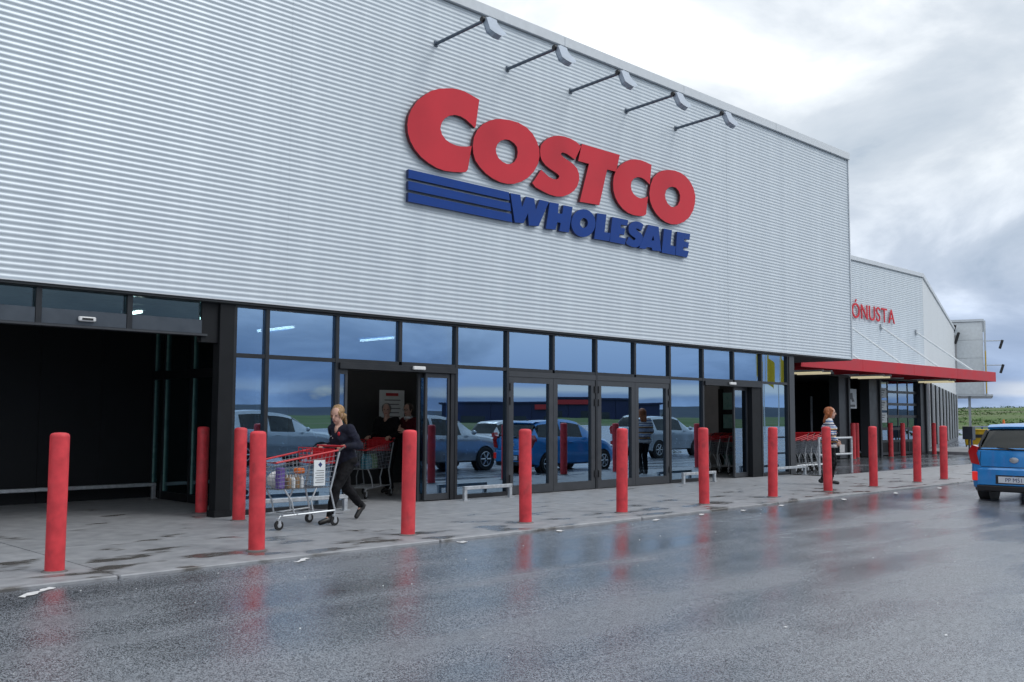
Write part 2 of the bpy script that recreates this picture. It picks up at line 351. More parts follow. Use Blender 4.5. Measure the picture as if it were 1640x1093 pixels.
# ------------------------------------------------------------------ mesh helpers
def frame_of(d):
    d = Vector(d).normalized()
    a = Vector((0, 0, 1)) if abs(d.z) < 0.95 else Vector((1, 0, 0))
    s = d.cross(a).normalized()
    return s, s.cross(d).normalized(), d
class MB:
    """Collects shapes; build() links them as ONE mesh object."""
    def __init__(self): self.v = []; self.f = []; self.mi = []; self.m = 0
    def add(self, vs, fs):
        o = len(self.v); self.v += [tuple(p) for p in vs]
        self.f += [tuple(o + i for i in f) for f in fs]; self.mi += [self.m]*len(fs); return self
    def box(self, x0, x1, y0, y1, z0, z1):
        return self.add([(x0,y0,z0),(x1,y0,z0),(x1,y1,z0),(x0,y1,z0),(x0,y0,z1),(x1,y0,z1),(x1,y1,z1),(x0,y1,z1)],
                        [(0,3,2,1),(4,5,6,7),(0,1,5,4),(1,2,6,5),(2,3,7,6),(3,0,4,7)])
    def obox(self, c, sx, sy, sz, rot):
        vs = [rot @ Vector((a*sx/2, b*sy/2, d*sz/2)) + Vector(c) for d in (-1,1) for a, b in ((-1,-1),(1,-1),(1,1),(-1,1))]
        return self.add(vs, [(0,3,2,1),(4,5,6,7),(0,1,5,4),(1,2,6,5),(2,3,7,6),(3,0,4,7)])
    def tube(self, pts, r, n=6, closed=False, caps=True):
        pts = [Vector(p) for p in pts]; k = len(pts); rs = r if isinstance(r, (list, tuple)) else [r]*k
        vs = []; ref = None
        for i, p in enumerate(pts):
            if closed: d = pts[(i+1) % k] - pts[i-1]
            else: d = pts[min(i+1, k-1)] - pts[max(i-1, 0)]
            s, u, _ = frame_of(d)
            if ref is not None and s.dot(ref) < 0: s, u = -s, -u
            ref = s
            for j in range(n):
                a = 2*PI*j/n; vs.append(p + s*(math.cos(a)*rs[i]) + u*(math.sin(a)*rs[i]))
        fs = []
        for i in range(k if closed else k-1):
            i2 = (i+1) % k
            for j in range(n):
                j2 = (j+1) % n; fs.append((i*n+j, i*n+j2, i2*n+j2, i2*n+j))
        if caps and not closed:
            fs.append(tuple(range(n-1, -1, -1))); fs.append(tuple((k-1)*n + j for j in range(n)))
        return self.add(vs, fs)
    def lathe(self, prof, c=(0,0,0), axis=(0,0,1), n=20):
        s, u, d = frame_of(axis); c = Vector(c); vs = []
        for r, h in prof:
            for j in range(n):
                a = 2*PI*j/n; vs.append(c + d*h + s*(math.cos(a)*r) + u*(math.sin(a)*r))
        k = len(prof); fs = [(i*n+j, i*n+(j+1) % n, (i+1)*n+(j+1) % n, (i+1)*n+j) for i in range(k-1) for j in range(n)]
        fs.append(tuple(range(n-1, -1, -1))); fs.append(tuple((k-1)*n+j for j in range(n)))
        return self.add(vs, fs)
    def ball(self, c, rx, ry, rz, n=12, k=8, rot=None):
        c = Vector(c); vs = [Vector((0,0,-rz))]
        for i in range(1, k):
            b = -PI/2 + PI*i/k
            for j in range(n):
                a = 2*PI*j/n; vs.append(Vector((rx*math.cos(b)*math.cos(a), ry*math.cos(b)*math.sin(a), rz*math.sin(b))))
        vs.append(Vector((0,0,rz)))
        if rot: vs = [rot @ p for p in vs]
        fs = [(0, 1+(j+1) % n, 1+j) for j in range(n)]
        for i in range(k-2):
            for j in range(n): fs.append((1+i*n+j, 1+i*n+(j+1) % n, 1+(i+1)*n+(j+1) % n, 1+(i+1)*n+j))
        T = len(vs)-1; fs += [(1+(k-2)*n+j, 1+(k-2)*n+(j+1) % n, T) for j in range(n)]
        return self.add([p + c for p in vs], fs)
    def cap(self, a, b, ra, rb, n=10):
        a, b = Vector(a), Vector(b); d = (b-a).normalized(); pr = []
        ln = (b-a).length
        for i in range(0, 5): t_ = PI/2*i/4; pr.append((max(1e-4, ra*math.sin(t_)), -ra*math.cos(t_)))
        for i in range(0, 5): t_ = PI/2*i/4; pr.append((max(1e-4, rb*math.cos(t_)), ln + rb*math.sin(t_)))
        return self.lathe(pr, a, d, n)
    def rings(self, rs, n=16):
        """closed loft through (centre, rx, ry) rings lying in local xy"""
        vs = []
        for c, rx, ry in rs:
            for j in range(n):
                a = 2*PI*j/n; vs.append((c[0]+rx*math.cos(a), c[1]+ry*math.sin(a), c[2]))
        k = len(rs); fs = [(i*n+j, i*n+(j+1) % n, (i+1)*n+(j+1) % n, (i+1)*n+j) for i in range(k-1) for j in range(n)]
        fs.append(tuple(range(n-1, -1, -1))); fs.append(tuple((k-1)*n+j for j in range(n)))
        return self.add(vs, fs)
    def prism(self, outer, hole, y0, y1, side=1):
        """flat shape in xz with its face at y0 (towards -y), thickness to y1"""
        loops = [outer] + ([hole] if hole else [])
        tri = geometry.tessellate_polygon([[Vector((x, z, 0)) for x, z in lp] for lp in loops])
        pts = [p for lp in loops for p in lp]; n = len(pts)
        base = self.m
        self.add([(x, y0, z) for x, z in pts] + [(x, y1, z) for x, z in pts], list(tri) + [tuple(n+i for i in q[::-1]) for q in tri])
        self.m = side
        o = 0
        vs = [(x, y0, z) for x, z in pts] + [(x, y1, z) for x, z in pts]; fs = []
        for lp in loops:
            k = len(lp)
            for i in range(k): j = (i+1) % k; fs.append((o+i, o+j, n+o+j, n+o+i))
            o += k
        self.add(vs, fs); self.m = base
        return self
    def mesh(self, name):
        me = bpy.data.meshes.new(name); me.from_pydata(self.v, [], self.f)
        if any(self.mi): me.polygons.foreach_set('material_index', self.mi)
        return me
    def build(self, name, mats, parent=None, smooth=False, bevel=0.0, recalc=True):
        me = self.mesh(name)
        for q in (mats if isinstance(mats, (list, tuple)) else [mats]): me.materials.append(M[q])
        if recalc or bevel:
            bm = bmesh.new(); bm.from_mesh(me)
            bmesh.ops.recalc_face_normals(bm, faces=bm.faces)
            if bevel:
                bmesh.ops.bevel(bm, geom=list(bm.edges), offset=bevel, segments=1, affect='EDGES', clamp_overlap=True)
            bm.to_mesh(me); bm.free()
        if smooth:
            me.polygons.foreach_set('use_smooth', [True]*len(me.polygons))
            if smooth == 'auto' and hasattr(me, 'set_sharp_from_angle'): me.set_sharp_from_angle(angle=R(38))
        return obj(name, me, parent)
def obj(name, me, parent=None):
    o = bpy.data.objects.new(name, me); COL.objects.link(o)
    if parent is not None: o.parent = parent
    return o
def tag(o, label=None, cat=None, group=None, kind=None):
    if label: o['label'] = label
    if cat: o['category'] = cat
    if group: o['group'] = group
    if kind: o['kind'] = kind
    return o
def thing(name, label, cat, loc=(0,0,0), rz=0.0, group=None):
    o = bpy.data.objects.new(name, None); COL.objects.link(o); o.empty_display_size = 0.2
    o.location = loc; o.rotation_euler = (0, 0, rz)
    return tag(o, label, cat, group)
def copy_tree(o, parent=None):
    c = o.copy(); COL.objects.link(c); c.parent = parent
    for ch in list(o.children): copy_tree(ch, c)
    return c
def box(name, m_, parent, *b, bevel=0.0): return MB().box(*b).build(name, m_, parent, bevel=bevel)
def text_mesh(s, size, depth, sx=1.0):
    cu = bpy.data.curves.new('text', 'FONT'); cu.body = s; cu.size = size; cu.extrude = depth
    to = bpy.data.objects.new('text_tmp', cu); COL.objects.link(to)
    dg = bpy.context.evaluated_depsgraph_get()
    me = bpy.data.meshes.new_from_object(to.evaluated_get(dg))
    COL.objects.unlink(to); bpy.data.objects.remove(to)
    for v in me.vertices: v.co.x *= sx
    me.materials.clear()
    return me

# ------------------------------------------------------------------ ground, paving, hills
GY = 12.90        # glass line
KY = 8.78         # kerb line
def asphalt_z(y):
    if y >= KY: return -0.03
    return -0.03 - min(1.0, (KY - y)/3.2)*0.11
mb = MB()
xs = [-90, -20, -4, 0, 4, 8, 12, 16, 20, 26, 32, 40, 60, 90, 150]
ys = [-70, -20, 0, 3, 5.58, 6.6, 7.6, KY - 0.001, 9.6]
vs = [(x, y, asphalt_z(y)) for y in ys for x in xs]; nx = len(xs)
mb.add(vs, [(j*nx+i, j*nx+i+1, (j+1)*nx+i+1, (j+1)*nx+i) for j in range(len(ys)-1) for i in range(nx-1)])
tag(mb.build('road', 'wet_asphalt'), kind='structure')
mb = MB(); mb.add([(23.2, 12.0, -0.016), (150, 12.0, -0.016), (150, 60, -0.016), (23.2, 60, -0.016)], [(0,1,2,3)])
tag(mb.build('bay_apron', 'wet_asphalt'), kind='structure')
# terrain sheet out to the horizon
mb = MB()
rings_ = [0, 60, 130, 220, 340, 500, 800, 1400, 2600, 5000, 9000]
NA = 96
def terr(r, a):
    x, y = r*math.cos(a), r*math.sin(a)
    z = -0.22
    d = max(0.0, (r - 120)/380)
    # a green rise lies to the right of the shop, low moor elsewhere
    rise = math.exp(-((a - R(10))/R(22))**2)
    z += min(1, d)**1.4*(6.6*rise + 0.8)*(1 + 0.25*noise.noise((x*0.006, y*0.006, 3)))
    z += min(1.0, d)*1.6*noise.noise((x*0.02, y*0.02, 0))
    return (x, y, z)
vs = [(0, 0, -0.22)]
for r in rings_[1:]:
    for j in range(NA):
        a = 2*PI*j/NA
        if a > PI: a -= 2*PI
        vs.append(terr(r, a) if r <= 800 else (r*math.cos(a), r*math.sin(a), terr(800, a)[2]*(1 if r < 1500 else 0.2) - (0 if r < 2000 else 3)))
fs = [(0, 1+j, 1+(j+1) % NA) for j in range(NA)]
for i in range(len(rings_)-2):
    for j in range(NA): fs.append((1+i*NA+j, 1+(i+1)*NA+j, 1+(i+1)*NA+(j+1) % NA, 1+i*NA+(j+1) % NA))
mb.add(vs, fs)
tag(mb.build('terrain', 'grassland', smooth=True), kind='structure')
# ring of far ridges
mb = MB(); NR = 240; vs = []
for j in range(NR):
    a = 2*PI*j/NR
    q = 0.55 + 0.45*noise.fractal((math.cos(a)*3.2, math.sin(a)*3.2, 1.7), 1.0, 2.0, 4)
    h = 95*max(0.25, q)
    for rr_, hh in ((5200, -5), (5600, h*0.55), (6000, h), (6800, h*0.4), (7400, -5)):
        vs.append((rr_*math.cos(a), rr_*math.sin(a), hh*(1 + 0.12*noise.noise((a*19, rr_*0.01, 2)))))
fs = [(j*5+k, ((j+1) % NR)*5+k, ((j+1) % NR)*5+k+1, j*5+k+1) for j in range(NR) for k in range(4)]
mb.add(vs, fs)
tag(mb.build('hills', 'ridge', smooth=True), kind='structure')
# scrub on the green rise
mb = MB(); rnd = random.Random(3)
for i in range(9000):
    a = R(rnd.uniform(-6, 24)); r = rnd.uniform(95, 520)**1.0
    x, y, z = terr(r, a)
    if noise.noise((x*0.018, y*0.018, 9)) < -0.12: continue
    s = rnd.uniform(0.15, 0.55)*(0.7 + r/420)
    for k in range(3):
        c = Vector((x + rnd.gauss(0, s*0.5), y + rnd.gauss(0, s*0.5), z + rnd.uniform(0.1, 0.9)*s*0.7))
        d1 = Vector((rnd.gauss(0,1), rnd.gauss(0,1), rnd.gauss(0,.6))).normalized()*s*0.6
        d2 = Vector((rnd.gauss(0,1), rnd.gauss(0,1), rnd.uniform(.2,1.2))).normalized()*s*0.55
        mb.add([c-d1, c+d2*0.4-d1*0.2, c+d1, c-d2*0.6], [(0,1,2,3)])
tag(mb.build('scrub', 'leaf_green', recalc=False), 'dense green bushes covering the hillside beyond the car park', 'shrubs', kind='stuff')

# walkway of cast slabs with open joints
wk = bpy.data.objects.new('walkway', None); COL.objects.link(wk); tag(wk, kind='structure')
sl_x = [-8.0, -4.2, -0.4, 3.78, 7.55, 11.35, 15.1, 18.9, 22.67, 26.4, 30.2, 34.0]
for i in range(len(sl_x)-1):
    a, b_ = sl_x[i]+0.006, sl_x[i+1]-0.006
    box('slab', 'concrete', wk, a, b_, KY+0.13, 10.98, -0.3, rnd.uniform(-0.002, 0.001), bevel=0.004)
    box('slab', 'concrete', wk, a, b_, 10.99, 12.84 if b_ > 7.6 and a < 22 else (14.9 if a < 7.6 else 12.02), -0.3, rnd.uniform(-0.002, 0.001), bevel=0.004)
    if a < 7.5: box('slab', 'concrete', wk, a, b_, 14.91, 16.9, -0.3, -0.001, bevel=0.004)
    elif a < 22: box('slab', 'concrete', wk, a, b_, 12.85, 17.9, -0.3, -0.003, bevel=0.004)
    # kerb stones flush with the slabs
    for q in range(1):
        w = (b_-a)
        box('kerb_stone', 'concrete', wk, a+q*w+0.004, a+(q+1)*w-0.004, KY, KY+0.122, -0.3, 0.002, bevel=0.01)
# worn paint marks at the kerb
for (x, y, ln, an, w) in [(3.02, 8.60, .46, 38, .08), (5.60, 8.66, .30, 38, .07), (7.77, 8.64, .13, 10, .10), (9.44, 8.63, .14, 25, .09), (11.46, 8.62, .22, 20, .07),
                          (12.60, 8.62, .20, 20, .09), (13.66, 8.56, .17, 28, .08), (14.9, 8.6, .2, 20, .08), (16.9, 8.5, .26, 30, .09), (19.1, 8.52, .3, 25, .09), (21.2, 8.5, .3, 20, .09)]:
    mb = MB(); rot = Matrix.Rotation(R(an), 3, 'Z'); k = 9; top = []; bot = []
    for q in range(k):
        u_ = -ln/2 + ln*q/(k-1)
        top.append(Vector((u_, w/2 + rnd.uniform(-.35, .15)*w, 0))); bot.append(Vector((u_, -w/2 + rnd.uniform(-.15, .35)*w, 0)))
    pts = [rot @ p + Vector((x, y, asphalt_z(y + p.y) + 0.007)) for p in top + bot]
    mb.add(pts, [(q, q+1, k+q+1, k+q) for q in range(k-1)])
    tag(mb.build('painted_mark', 'white_paint'), kind='structure')

mb = MB()
for i in range(70):
    x, y = rnd.uniform(0.5, 16), rnd.uniform(2.2, 8.6); s = rnd.uniform(.003, .007) if i % 12 else rnd.uniform(.009, .015)
    mb.ball((x, y, asphalt_z(y) + s*.4), s*1.3, s, s*.6, 6, 4, Matrix.Rotation(rnd.uniform(0, 3), 3, 'Z'))
tag(mb.build('grit', 'white_paint'), 'pale grit scattered over the wet asphalt', 'grit', kind='stuff')

# ------------------------------------------------------------------ warehouse building
bld = thing('warehouse_building', 'large warehouse store clad in pale grey corrugated metal with dark glazed entrance', 'building', (0, 0, 0))
XL, XR, ZB, ZT = -10.0, 26.0, 3.085, 8.72
YC = 12.75
PITCHW, DEP = 0.076, 0.0088
def clad_mesh(length, ribs, seg=8):
    mb = MB(); n = ribs*seg; vs = []
    for i in range(n+1):
        z = i*PITCHW/seg; y = -DEP*(0.5 + 0.5*math.sin(2*PI*i/seg))
        vs += [(0, y, z), (length, y, z)]
    mb.add(vs, [(2*i, 2*i+1, 2*i+3, 2*i+2) for i in range(n)])
    me = mb.mesh('cladding_sheet'); me.materials.append(M['cladding'])
    me.polygons.foreach_set('use_smooth', [True]*len(me.polygons))
    return me
total = int(round((ZT - ZB)/PITCHW)); course = 15
cm = {}
x = XL; col_i = 0
while x < XR - 0.1:
    ln = min(6.0, XR - 0.03 - x); z = 0
    while z < total:
        k = min(course, total - z); key = (round(ln, 3), k)
        if key not in cm: cm[key] = clad_mesh(ln - 0.0, k)
        o = obj('cladding_sheet', cm[key], bld)
        o.location = (x, YC - (0.0022 if col_i % 2 else 0), ZB + z*PITCHW)
        z += k
    x += ln - 0.04
    if ln < 6.0: break
    col_i += 1
box('backing_wall', 'flashing', bld, XL, XR - 0.01, YC + 0.02, YC + 0.30, ZB + 0.002, ZT + 0.1)
# parapet cap, in lengths
for i in range(9):
    a = XL + i*4.0
    box('parapet_flashing', 'flashing', bld, a + 0.003, a + 3.997, YC - 0.075, YC + 0.36, ZT, ZT + 0.20, bevel=0.006)
box('drip_edge', 'flashing', bld, XL, XR, YC - 0.03, YC + 0.018, ZB - 0.02, ZB - 0.001)
box('corner_trim', 'flashing', bld, XR - 0.029, XR + 0.012, YC - 0.03, YC + 0.45, ZB - 0.022, ZT - 0.002)
box('side_wall', 'flashing', bld, XR - 0.30, XR - 0.02, YC + 0.46, 46, ZB, ZT - 0.1)
box('roof', 'soffit', bld, XL, XR - 0.31, YC + 0.31, 46, ZT - 0.4, ZT - 0.2)
box('soffit', 'soffit', bld, XL, XR - 0.02, YC + 0.0, 17.3, ZB - 0.052, ZB - 0.022)
# dark trim over the glass
box('head_trim', 'dark_frame', bld, 7.09, 22.95, GY - 0.07, GY + 0.07, 3.0, ZB - 0.054)
MX = [7.10, 7.635, 8.875, 10.13, 11.375, 12.63, 13.866, 15.135, 16.39, 17.623, 18.889, 20.156, 21.41, 22.67]
TZ = 2.30
def pane(name, x0, x1, z0, z1, m_='pane', y=GY, parent=bld):
    o = box(name, m_, parent, x0, x1, y - 0.008, y + 0.008, z0, z1)
    return o
for i, x in enumerate(MX):
    full = i not in (3, 6, 8, 11)
    z0 = 0.0 if full else TZ + 0.03
    box('mullion', 'dark_frame', bld, x - 0.03, x + 0.03, GY - 0.06, GY + 0.08, z0 + (0.002 if full else 0.001), 2.999)
for i in range(len(MX)-1):
    a, c = MX[i] + 0.0305, MX[i+1] - 0.0305
    box('transom', 'dark_frame', bld, a, c, GY - 0.055, GY + 0.075, TZ - 0.03, TZ + 0.03)
    pane('window_pane', a, c, TZ + 0.031, 2.998)
    if i in (0, 1, 4, 9, 12):
        box('sill', 'dark_frame', bld, a, c, GY - 0.055, GY + 0.075, 0.001, 0.075)
        pane('window_pane', a, c, 0.076, TZ - 0.031)
# slim pane edge seen beside the third door bay
box('end_post', 'grey_frame', bld, 22.7005, 22.95, GY - 0.08, GY + 0.16, 0.0, 2.999, bevel=0.004)
box('end_wall', 'grey_frame', bld, 22.72, 22.93, GY + 0.162, 17.3, 0.0, 3.02)
# black portal column between the left entrance and the glass
box('portal_column', 'black_panel', bld, 6.84, 7.068, 12.80, 12.985, 0.0, 3.02, bevel=0.004)
box('column_foot', 'black_panel', bld, 6.82, 7.08, 12.78, 13.005, 0.0, 0.09)
# left entrance: header with three lights over the opening
box('entrance_head_trim', 'dark_frame', bld, XL, 7.085, 12.80, 12.97, 3.022, ZB - 0.054)
lx = [-7.17, -4.86, -2.55, -0.24, 2.07, 4.388, 5.546, 6.62]
lx = [-6.03, -3.7, -1.4, 0.9, 2.1, 3.23, 4.388, 5.546, 6.62]
for i in range(len(lx)-1):
    a, c = lx[i] + 0.036, lx[i+1] - 0.036
    pane('header_pane', a, c, 2.775, 3.02, 'side_pane', 12.90)
    box('header_panel', 'header_panel', bld, a, c, 12.84, 12.96, 2.575, 2.77, bevel=0.004)
    box('header_post', 'dark_frame', bld, lx[i] - 0.035, lx[i] + 0.035, 12.83, 13.0, 2.575, 3.021)
box('header_rail', 'grey_frame', bld, -6.1, 6.66, 12.82, 12.99, 2.545, 2.574)
box('header_end', 'black_panel', bld, 6.585, 6.838, 12.85, 12.98, 2.46, 3.021)
# recess: black back wall boards, ceiling, side screen
for i in range(14):
    a = -6.2 + i*1.0
    if a > 7.6: break
    box('wall_board', 'black_panel', bld, a, min(7.745, a + 0.995), 16.74 + (i % 2)*0.003, 16.84, 0.0, 3.0)
box('recess_end', 'black_panel', bld, -6.35, -6.21, 13.0, 16.84, 0.0, 3.02)
box('recess_ceiling', 'black_panel', bld, -6.2, 7.7, 13.36, 16.73, 2.98, 3.02)
SX = 7.72
sc_ = [13.4, 14.30, 15.30, 16.30, 16.72]
for i, y in enumerate(sc_):
    box('screen_post', 'dark_frame', bld, SX - 0.04, SX + 0.04, y - 0.035, y + 0.035, 0.001, 2.975)
for i in range(len(sc_)-1):
    a, c = sc_[i] + 0.036, sc_[i+1] - 0.036
    box('screen_head', 'black_panel', bld, SX - 0.07, SX + 0.07, a, c, 2.05, 2.19)
    box('screen_sill', 'black_panel', bld, SX - 0.05, SX + 0.05, a, c, 0.001, 0.13)
    if c - a > 0.3:
        p_ = box('screen_pane', 'side_pane', bld, SX - 0.006, SX + 0.006, a, c, 0.131, 2.049)
        MB().box(SX - 0.02, SX + 0.012, c - 0.03, c - 0.001, 0.14, 2.04).build('pane_edge', 'pane_edge', p_)
        p_ = box('screen_pane', 'side_pane', bld, SX - 0.006, SX + 0.006, a, c, 2.191, 2.974)
        MB().box(SX - 0.02, SX + 0.012, c - 0.03, c - 0.001, 2.2, 2.9).build('pane_edge', 'pane_edge', p_)

# vestibule behind the glass
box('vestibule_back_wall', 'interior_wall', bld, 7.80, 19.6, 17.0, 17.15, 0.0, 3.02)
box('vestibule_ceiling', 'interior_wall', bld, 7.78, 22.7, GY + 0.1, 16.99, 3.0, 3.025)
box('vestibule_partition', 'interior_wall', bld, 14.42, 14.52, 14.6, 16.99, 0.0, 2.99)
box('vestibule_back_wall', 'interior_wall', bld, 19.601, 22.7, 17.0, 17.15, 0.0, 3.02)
box('inner_partition', 'partition', bld, 22.66, 22.715, 14.92, 16.98, 0.0, 2.98)
idr = bpy.data.objects.new('inner_door', None); COL.objects.link(idr); idr.parent = bld
for y in (13.55, 14.2, 14.86): box('door_stile', 'black_panel', idr, 22.62, 22.715, y - 0.05, y + 0.05, 0.0, 2.2)
for q in range(4):
    for y in (13.601, 14.251):
        box('door_light', 'pane_edge', idr, 22.68, 22.70, y, y + 0.548, 0.15 + q*0.5, 0.60 + q*0.5)
    box('door_rail', 'black_panel', idr, 22.64, 22.714, 13.601, 14.809, 0.02 + q*0.5, 0.149 + q*0.5)

# sliding door one (between mullions 2 and 4) and two (between 10 and 12)
def sliding_door(x0, x1, lbl, left_leaf, right_leaf):
    d = bpy.data.objects.new('sliding_door', None); COL.objects.link(d); d.parent = bld; d['label'] = lbl
    box('operator_box', 'dark_frame', d, x0 + 0.0305, x1 - 0.0305, GY - 0.10, GY + 0.12, 2.17, TZ - 0.0305, bevel=0.004)
    sx = (x0 + x1)/2 + (0.35 if x0 < 10 else -0.15)
    box('motion_sensor', 'sensor_white', d, sx - 0.13, sx + 0.13, GY - 0.15, GY - 0.101, 2.205, 2.265, bevel=0.01)
    for (a, c, y) in (left_leaf + right_leaf):
        lf = bpy.data.objects.new('door_leaf', None); COL.objects.link(lf); lf.parent = d
        fr_ = MB()
        fr_.box(a, a + 0.045, y - 0.025, y + 0.025, 0.015, 2.165); fr_.box(c - 0.045, c, y - 0.025, y + 0.025, 0.015, 2.165)
        fr_.box(a + 0.0451, c - 0.0451, y - 0.024, y + 0.024, 0.016, 0.12); fr_.box(a + 0.0451, c - 0.0451, y - 0.024, y + 0.024, 2.09, 2.164)
        fr_.build('leaf_frame', 'grey_frame', lf)
        box('leaf_pane', 'door_pane', lf, a + 0.0455, c - 0.0455, y - 0.006, y + 0.006, 0.1205, 2.0895)
    return d
d1 = sliding_door(8.875, 11.375, 'open automatic sliding door with black frame', [(8.91, 9.10, GY)], [(10.70, 11.25, GY), (10.62, 11.18, GY + 0.09)])
box('door_pocket', 'dark_frame', d1, 11.255, 11.344, GY - 0.05, GY + 0.15, 0.001, 2.169)
d2 = sliding_door(18.889, 21.41, 'open automatic sliding door beside the striped yellow reflections', [], [(20.35, 20.95, GY + 0.10)])
d2['label'] = 'open automatic sliding door nearest the service bays'
box('door_pocket', 'black_panel', d2, 20.96, 21.375, GY - 0.05, GY + 0.18, 0.001, 2.169)
# double doors
def double_door(x0, x1, mid):
    d = bpy.data.objects.new('double_door', None); COL.objects.link(d); d.parent = bld
    box('door_head', 'grey_frame', d, x0 + 0.031, x1 - 0.031, GY - 0.06, GY + 0.07, 2.17, TZ - 0.031)
    for (a, c, hx) in ((x0 + 0.04, mid - 0.004, 1), (mid + 0.004, x1 - 0.04, -1)):
        lf = bpy.data.objects.new('door_leaf', None); COL.objects.link(lf); lf.parent = d
        y = GY; s = 0.115; f_ = MB()
        f_.box(a, a + s, y - 0.05, y + 0.03, 0.012, 2.168); f_.box(c - s, c, y - 0.05, y + 0.03, 0.012, 2.168)
        f_.box(a + s + 0.0002, c - s - 0.0002, y - 0.049, y + 0.029, 0.013, 0.17); f_.box(a + s + 0.0002, c - s - 0.0002, y - 0.049, y + 0.029, 2.06, 2.167)
        f_.build('leaf_frame', 'grey_frame', lf)
        box('leaf_pane', 'pane', lf, a + s + 0.001, c - s - 0.001, y - 0.008, y + 0.008, 0.171, 2.059)
        hx_ = a + 0.018 if hx > 0 else c - 0.018
        for hz in (0.3, 1.72, 1.98):
            MB().tube([(hx_, y - 0.062, hz - 0.07), (hx_, y - 0.062, hz + 0.07)], 0.014, 8).build('hinge', 'black_plastic', lf)
double_door(12.63, 15.135, 13.866)
double_door(15.135, 17.623, 16.39)

# lit tubes on the vestibule ceiling: (x, y)
for (x, y, lbl) in [(9.1, 15.1, 'lit ceiling tube behind the leftmost upper panes'), (11.7, 15.5, 'lit ceiling tube above the first sliding door'), (14.0, 15.3, 'lit ceiling tube above the first double door'),
                    (16.5, 15.1, 'lit ceiling tube above the second double door'), (18.1, 15.2, 'lit ceiling tube right of the double doors'), (20.2, 15.0, 'lit ceiling tube above the second sliding door')]:
    t_ = thing('ceiling_light', lbl, 'ceiling light', (x, y, 2.94), 0, 'vestibule ceiling lights')
    MB().box(-0.05, 0.05, -0.66, 0.66, 0.02, 0.055).build('housing', 'white_board', t_)
    MB().tube([(0, -0.62, 0.0), (0, 0.62, 0.0)], 0.022, 8).build('tube', 'tube_light', t_)
t_ = thing('ceiling_light', 'lit ceiling tube inside the dark left entrance header', 'ceiling light', (6.05, 13.9, 2.90), 0, 'vestibule ceiling lights')
MB().box(-0.05, 0.05, -0.3, 0.3, 0.02, 0.055).build('housing', 'white_board', t_); MB().tube([(0, -0.28, 0.0), (0, 0.28, 0.0)], 0.022, 8).build('tube', 'tube_light', t_)
s_ = thing('motion_sensor', 'small white sensor box on the left entrance header', 'sensor', (4.98, 12.838, 2.66))
MB().box(-0.11, 0.11, -0.05, 0.0, -0.03, 0.03).build('housing', 'sensor_white', s_, bevel=0.012)
MB().box(-0.07, 0.07, -0.055, -0.0505, -0.015, 0.012).build('lens', 'black_plastic', s_)

